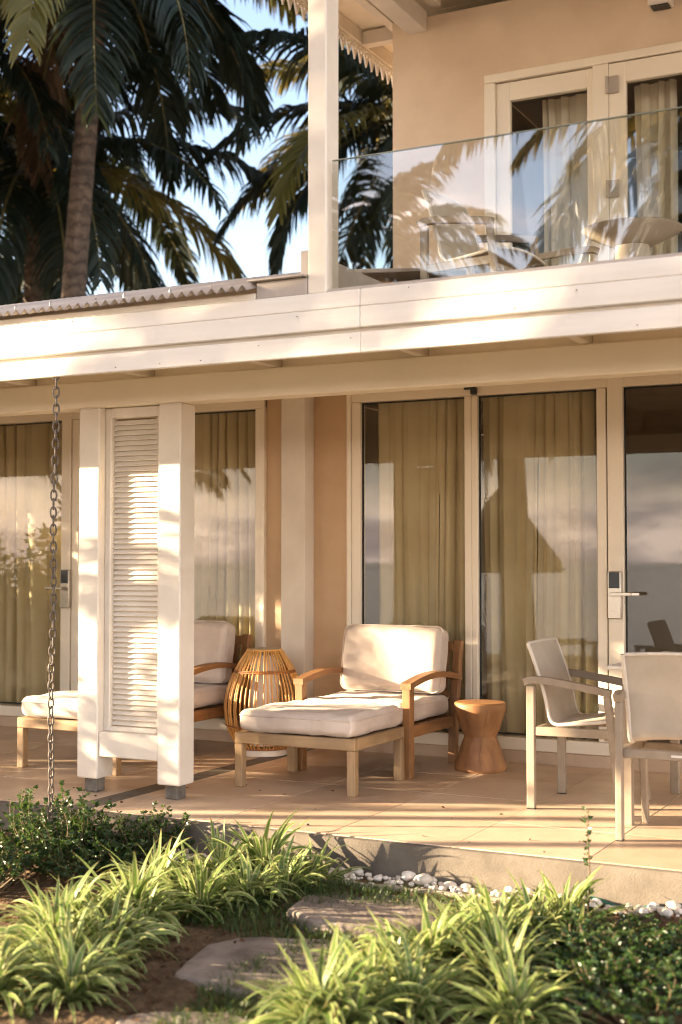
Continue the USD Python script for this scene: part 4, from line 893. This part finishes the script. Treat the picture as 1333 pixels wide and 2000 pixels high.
for src, x, y, rz, sc_, lab in (
    (c3, -3.22, 4.02, 1.0, 0.95, 'variegated clump at the left edge below the large sunlit one'),
    (c1, -2.93, 3.70, 2.0, 0.82, 'variegated clump low at the left, green blades in half shade'),
    (c1, -3.02, 3.42, 4.0, 0.9, 'variegated clump in the bottom left corner'),
    (c3, -2.78, 3.52, 3.0, 0.8, 'smaller clump with pale blade tips near the bottom left corner'),
    (c3, -2.98, 4.60, 5.0, 0.95, 'variegated clump between the large sunlit one and the upright one'),
    (c1, -3.25, 4.68, 0.5, 0.9, 'variegated clump behind the large sunlit one, near the leaf litter'),
    (c2, -3.12, 4.98, 2.5, 0.9, 'darker clump just left of the tall bladed one'),
    (c3, -2.80, 4.95, 1.5, 0.85, 'small clump drooping toward the farther stepping stone'),
    (c2, -2.74, 5.12, 0.8, 0.75, 'short clump at the end of the pebbles'),
    (c1, -1.93, 3.66, 1.1, 0.9, 'variegated clump at the bottom centre'),
    (c2, -1.72, 3.88, 3.1, 0.85, 'variegated clump at the bottom, right of centre'),
    (c1, -1.70, 4.62, 4.0, 0.9, 'broad variegated clump right of the stepping stones, in full sun'),
    (c2, -1.86, 4.80, 5.1, 0.7, 'upright clump behind, beside the farther stepping stone'),
    (c3, -1.58, 4.98, 0.3, 0.9, 'variegated clump closest to the pebbles on the right'),
    (c1, -1.50, 4.15, 1.9, 0.85, 'clump half mixed with the dark shrubs at lower right'),
    (c1, -1.62, 4.40, 2.6, 0.9, 'dense clump in the middle of the right hand group'),
    (c2, -1.86, 4.05, 4.2, 0.9, 'clump just above the bottom edge, in the right hand group'),
    (c3, -2.86, 4.78, 2.9, 0.8, 'low clump beside the grass and farther stepping stone'),
    (c1, -3.08, 3.80, 5.5, 0.9, 'clump in half shade between two clumps at lower left'),
    (c4, -3.02, 4.05, 2.2, 1.1, 'small tuft between the lower left clumps'),
    (c5, -3.20, 4.18, 3.2, 1.0, 'ragged clump left of the large sunlit one'),
    (c5, -2.96, 3.96, 0.9, 0.95, 'ragged clump leaning over the soil by the nearest stone'),
    (c4, -3.14, 4.82, 1.4, 1.15, 'small tuft below the left shrubs'),
    (c4, -2.82, 3.72, 5.2, 1.0, 'small tuft at the edge of the lower left group'),
    (c5, -1.90, 3.94, 2.5, 1.05, 'ragged clump low in the right group'),
    (c5, -1.60, 4.72, 5.5, 1.0, 'ragged clump toward the pebbles in the right group'),
    (c4, -1.80, 4.66, 3.3, 1.1, 'small tuft behind the right group'),
    (c5, -1.58, 4.22, 0.4, 1.0, 'ragged clump right of centre near the bottom'),
    (c5, -1.70, 4.98, 2.1, 0.9, 'ragged clump against the pebbles, right side'),
    (c4, -1.45, 4.62, 4.1, 1.2, 'small tuft where the right group meets the dark shrubs'),
    (c5, -1.84, 3.70, 1.7, 1.0, 'ragged clump at the bottom edge of the right group'),
    (c2, -1.40, 3.92, 2.8, 0.8, 'sparse clump in the bottom right among dark shrubs')):
    dup(src, (x, y, -0.2), rz, label=lab, scale=sc_)

# ------------------------------------------------------------------ stepping stones, pebbles, edging, hose, litter, grass
def slab(label, pts, seed, z=-0.183):
    from shapely.geometry import Polygon
    p = Polygon(pts).buffer(-0.03).buffer(0.03, 4); q = np.array(p.exterior.coords)[:-1]
    r = np.random.default_rng(seed); d = []
    L = np.linspace(0, p.exterior.length, 90, endpoint=False)
    ring = np.array([p.exterior.interpolate(l).coords[0] for l in L]); c = ring.mean(0)
    ring = c + (ring - c) * (1 + 0.10 * (meshkit.fbm(np.c_[ring * 9, np.full(90, seed)], 3, seed) - 0.5))[:, None]
    rows = [(0.0, 0.0)] + [(q, 0.0) for q in np.linspace(0.08, 0.92, 22)] + [(0.965, -0.002), (0.99, -0.008), (1.0, -0.02), (1.0, -0.06)]
    V = []
    for f_, dz in rows:
        P = c + (ring - c) * max(f_, 1e-3)
        V.append(np.c_[P, z + dz + 0.016 * (meshkit.fbm(np.c_[P * 6, np.zeros(90)], 5, seed) - 0.5)])
    V = np.array(V).reshape(-1, 3); F = []
    for i in range(len(rows) - 1):
        for k in range(90):
            k2 = (k + 1) % 90
            F += [[i * 90 + k, (i + 1) * 90 + k, (i + 1) * 90 + k2], [i * 90 + k, (i + 1) * 90 + k2, i * 90 + k2]]
    m = trimesh.Trimesh(V, np.array(F), process=False)
    if m.face_normals[:90, 2].mean() < 0:
        m.invert()
    return obj('stepping_stone', m, stone, smooth=40, label=label, cat='stepping stone')
slab('middle grey stepping stone between the variegated clumps', [(-2.62, 3.86), (-2.69, 4.2), (-2.66, 4.36), (-2.42, 4.46), (-2.10, 4.50), (-1.93, 4.35), (-1.99, 4.12), (-2.10, 3.93), (-2.32, 3.80)], 1)
slab('farther grey stepping stone nearest the terrace', [(-2.62, 4.66), (-2.65, 4.88), (-2.56, 5.04), (-2.25, 5.09), (-2.03, 5.04), (-1.98, 4.80), (-2.10, 4.60), (-2.44, 4.56)], 2, -0.147)
slab('nearest stepping stone cut by the bottom edge', [(-2.52, 3.42), (-2.46, 3.56), (-2.25, 3.63), (-2.05, 3.58), (-2.0, 3.2), (-2.3, 3.05)], 3, -0.190)
peb = []
for k in range(6):
    m = trimesh.creation.icosphere(2, 1.0)
    m.vertices *= (1 + 0.5 * (meshkit.fbm(m.vertices * 1.3 + k * 7, 3, k) - 0.5))[:, None] * np.array([1.0, 0.78, 0.62])
    peb.append(m)
PEBG = 'white pebbles along the foot of the terrace'
PLAB = 'one of the white pebbles strewn along the terrace foot'
pr_ = np.random.default_rng(91)
protos = []
cnt = 0
spots = []
for k in range(2600):
    x = pr_.uniform(-3.9, -1.12); y = 5.315 - abs(pr_.normal(0, 0.07)) - 0.012
    if y < 5.175: continue
    sz = float(np.clip(pr_.lognormal(-4.12, 0.36), 0.008, 0.036))
    if all((x - a) ** 2 + (y - b) ** 2 > (0.75 * (sz + c)) ** 2 for a, b, c in spots):
        spots.append((x, y, sz))
    if len(spots) >= 285: break
for i, (x, y, sz) in enumerate(spots):
    z = float(ground_z(np.array(x), np.array(y))) + 0.55 * sz
    if i < 6:
        t = thing('pebble', PLAB, 'pebble', (x, y, z), pr_.uniform(0, 6), PEBG, scale=sz)
        obj('stone', peb[i], pebble_white, t, smooth=True); protos.append(t)
    else:
        dup(protos[i % 6], (x, y, z), pr_.uniform(0, 6.28), PLAB, scale=sz, group=PEBG)
for (x, y, sz, lab) in ((-2.29, 5.275, 0.040, 'largest smooth white pebble on the gravel strip'),):
    dup(protos[1], (x, y, -0.128), 0.4, lab, scale=sz, group=None)
# edging strip between pebbles and soil
ex = np.linspace(-3.2, -0.9, 60)
EP = np.stack([ex, 5.165 + 0.012 * np.sin(ex * 3) + 0.02 * (ex + 2), np.full(60, -0.156)], 1)
ring_ = np.array([(-0.014, -0.03), (0.014, -0.03), (0.014, 0.014), (0.010, 0.018), (-0.010, 0.018), (-0.014, 0.014)])
EV = np.array([[p[0], p[1] + a, p[2] + b + 0.004 * math.sin(p[0] * 31)] for p in EP for a, b in ring_]); EF = []
for i in range(59):
    for q in range(6):
        q2 = (q + 1) % 6; EF += [[i * 6 + q, i * 6 + q2, (i + 1) * 6 + q2], [i * 6 + q, (i + 1) * 6 + q2, (i + 1) * 6 + q]]
ed = trimesh.Trimesh(EV, np.array(EF), process=False); ed.fix_normals()
obj('garden_edging', ed, edging_mat, smooth=False, label='thin pale edging strip between white pebbles and soil', cat='edging')
hx = np.linspace(-1.72, -0.9, 30)
obj('garden_hose', tube(np.stack([hx, 5.285 + 0.02 * np.sin(hx * 7), -0.147 + 0.012 * np.sin(hx * 23)], 1), 0.011, 10), hose_mat, smooth=True, label='green garden hose lying along the terrace foot at right', cat='hose')
# litter and grass
lr = np.random.default_rng(17)
C, D = [], []
for k in range(7000):
    x, y = lr.uniform(-4.6, -0.9), lr.uniform(3.1, 5.2)
    dens = meshkit.noise(np.array([x * 2.3, y * 2.3, 0]), 19)
    if lr.random() > (0.9 if x < -3.2 and y > 4.2 else 0.75 * dens): continue
    C.append(np.array([x, y, float(ground_z(np.array(x), np.array(y))) + lr.uniform(0.002, 0.014)])); a = lr.uniform(0, 2 * PI); D.append(np.array([math.cos(a), math.sin(a), lr.normal(0, 0.25)]))
obj('leaf_litter', leafcloud(C, D, 0.028, 23), litter, smooth=False, kind='stuff', label='dry brown leaf litter on the soil', cat='leaf litter')
C, D = [], []
for k in range(26):
    C.append(np.array([lr.uniform(-4.8, -1.2), 5.42 + abs(lr.normal(0, 0.7)), 0.004])); a = lr.uniform(0, 2 * PI); D.append(np.array([math.cos(a), math.sin(a), 0.06]))
obj('fallen_leaves', leafcloud(C, D, 0.022, 31), litter, smooth=False, kind='stuff', label='few tiny dry leaf bits scattered on the terrace tiles', cat='leaf litter')
GV, GF = [], []
for k in range(15000):
    x, y = lr.uniform(-3.0, -1.7), lr.uniform(3.3, 5.1)
    if meshkit.noise(np.array([x * 3.1, y * 4.0, 2]), 29) < 0.6: continue
    z = float(ground_z(np.array(x), np.array(y))); a = lr.uniform(0, 2 * PI); h = lr.uniform(0.02, 0.06); b = len(GV)
    d = np.array([math.cos(a), math.sin(a), 0]); s_ = np.array([-d[1], d[0], 0]) * 0.0022; p = np.array([x, y, z - 0.003])
    GV += [p - s_, p + s_, p + d * h * 0.35 + [0, 0, h * 0.7] + s_ * 0.7, p + d * h * 0.35 + [0, 0, h * 0.7] - s_ * 0.7, p + d * h * 0.9 + [0, 0, h]]
    GF += [[b, b + 1, b + 2], [b, b + 2, b + 3], [b + 3, b + 2, b + 4]]
obj('grass', trimesh.Trimesh(np.array(GV), np.array(GF), process=False), grass_leaf, smooth=False, kind='stuff', label='short grass around the stepping stones', cat='grass')

# ------------------------------------------------------------------ beach things seen only in the glass
um = thing('thatched_parasol', 'thatched beach parasol reflected in the middle glass pane', 'parasol', (-8.75, -8.3, -0.7))
obj('pole', tube([(0, 0, 0), (0, 0, 3.2)], 0.05, 10), trunk_mat, um)
obj('roof', lathe([(0.05, 3.35), (0.2, 3.2), (0.6, 2.6), (1.08, 1.95), (1.15, 1.72), (1.05, 1.78), (0.6, 2.35), (0.05, 3.1)], 40), thatch, um)
def lounger(label, loc, rz):
    t = thing('wicker_lounger', label, 'lounger', loc, rz)
    obj('seat', box(-0.4, 0.5, -0.35, 0.35, 0.25, 0.36, 0.03), wicker, t)
    m = beam((0.45, 0, 0.36), (0.75, 0, 0.95), 0.7, 0.06, (1, 0, 0), 0.02)
    obj('backrest', m, wicker, t)
    for sx in (-0.34, 0.42):
        for sy in (-0.3, 0.3):
            obj('leg', box(sx - 0.03, sx + 0.03, sy - 0.03, sy + 0.03, 0, 0.249), wicker, t)
    for sy in (-0.33, 0.33):
        obj('armrest', box(-0.38, 0.55, sy - 0.03, sy + 0.03, 0.55, 0.6, 0.01), wicker, t)
        obj('arm_post', box(-0.36, -0.3, sy - 0.025, sy + 0.025, 0.361, 0.549), wicker, t)
    return t
l1 = lounger('dark wicker lounger reflected low in the right glass door', (-4.7, -4.4, -0.62), 0.4)
dup(l1, (-6.1, -3.8, -0.55), 2.6, label='dark wicker lounger reflected low in the middle glass pane')
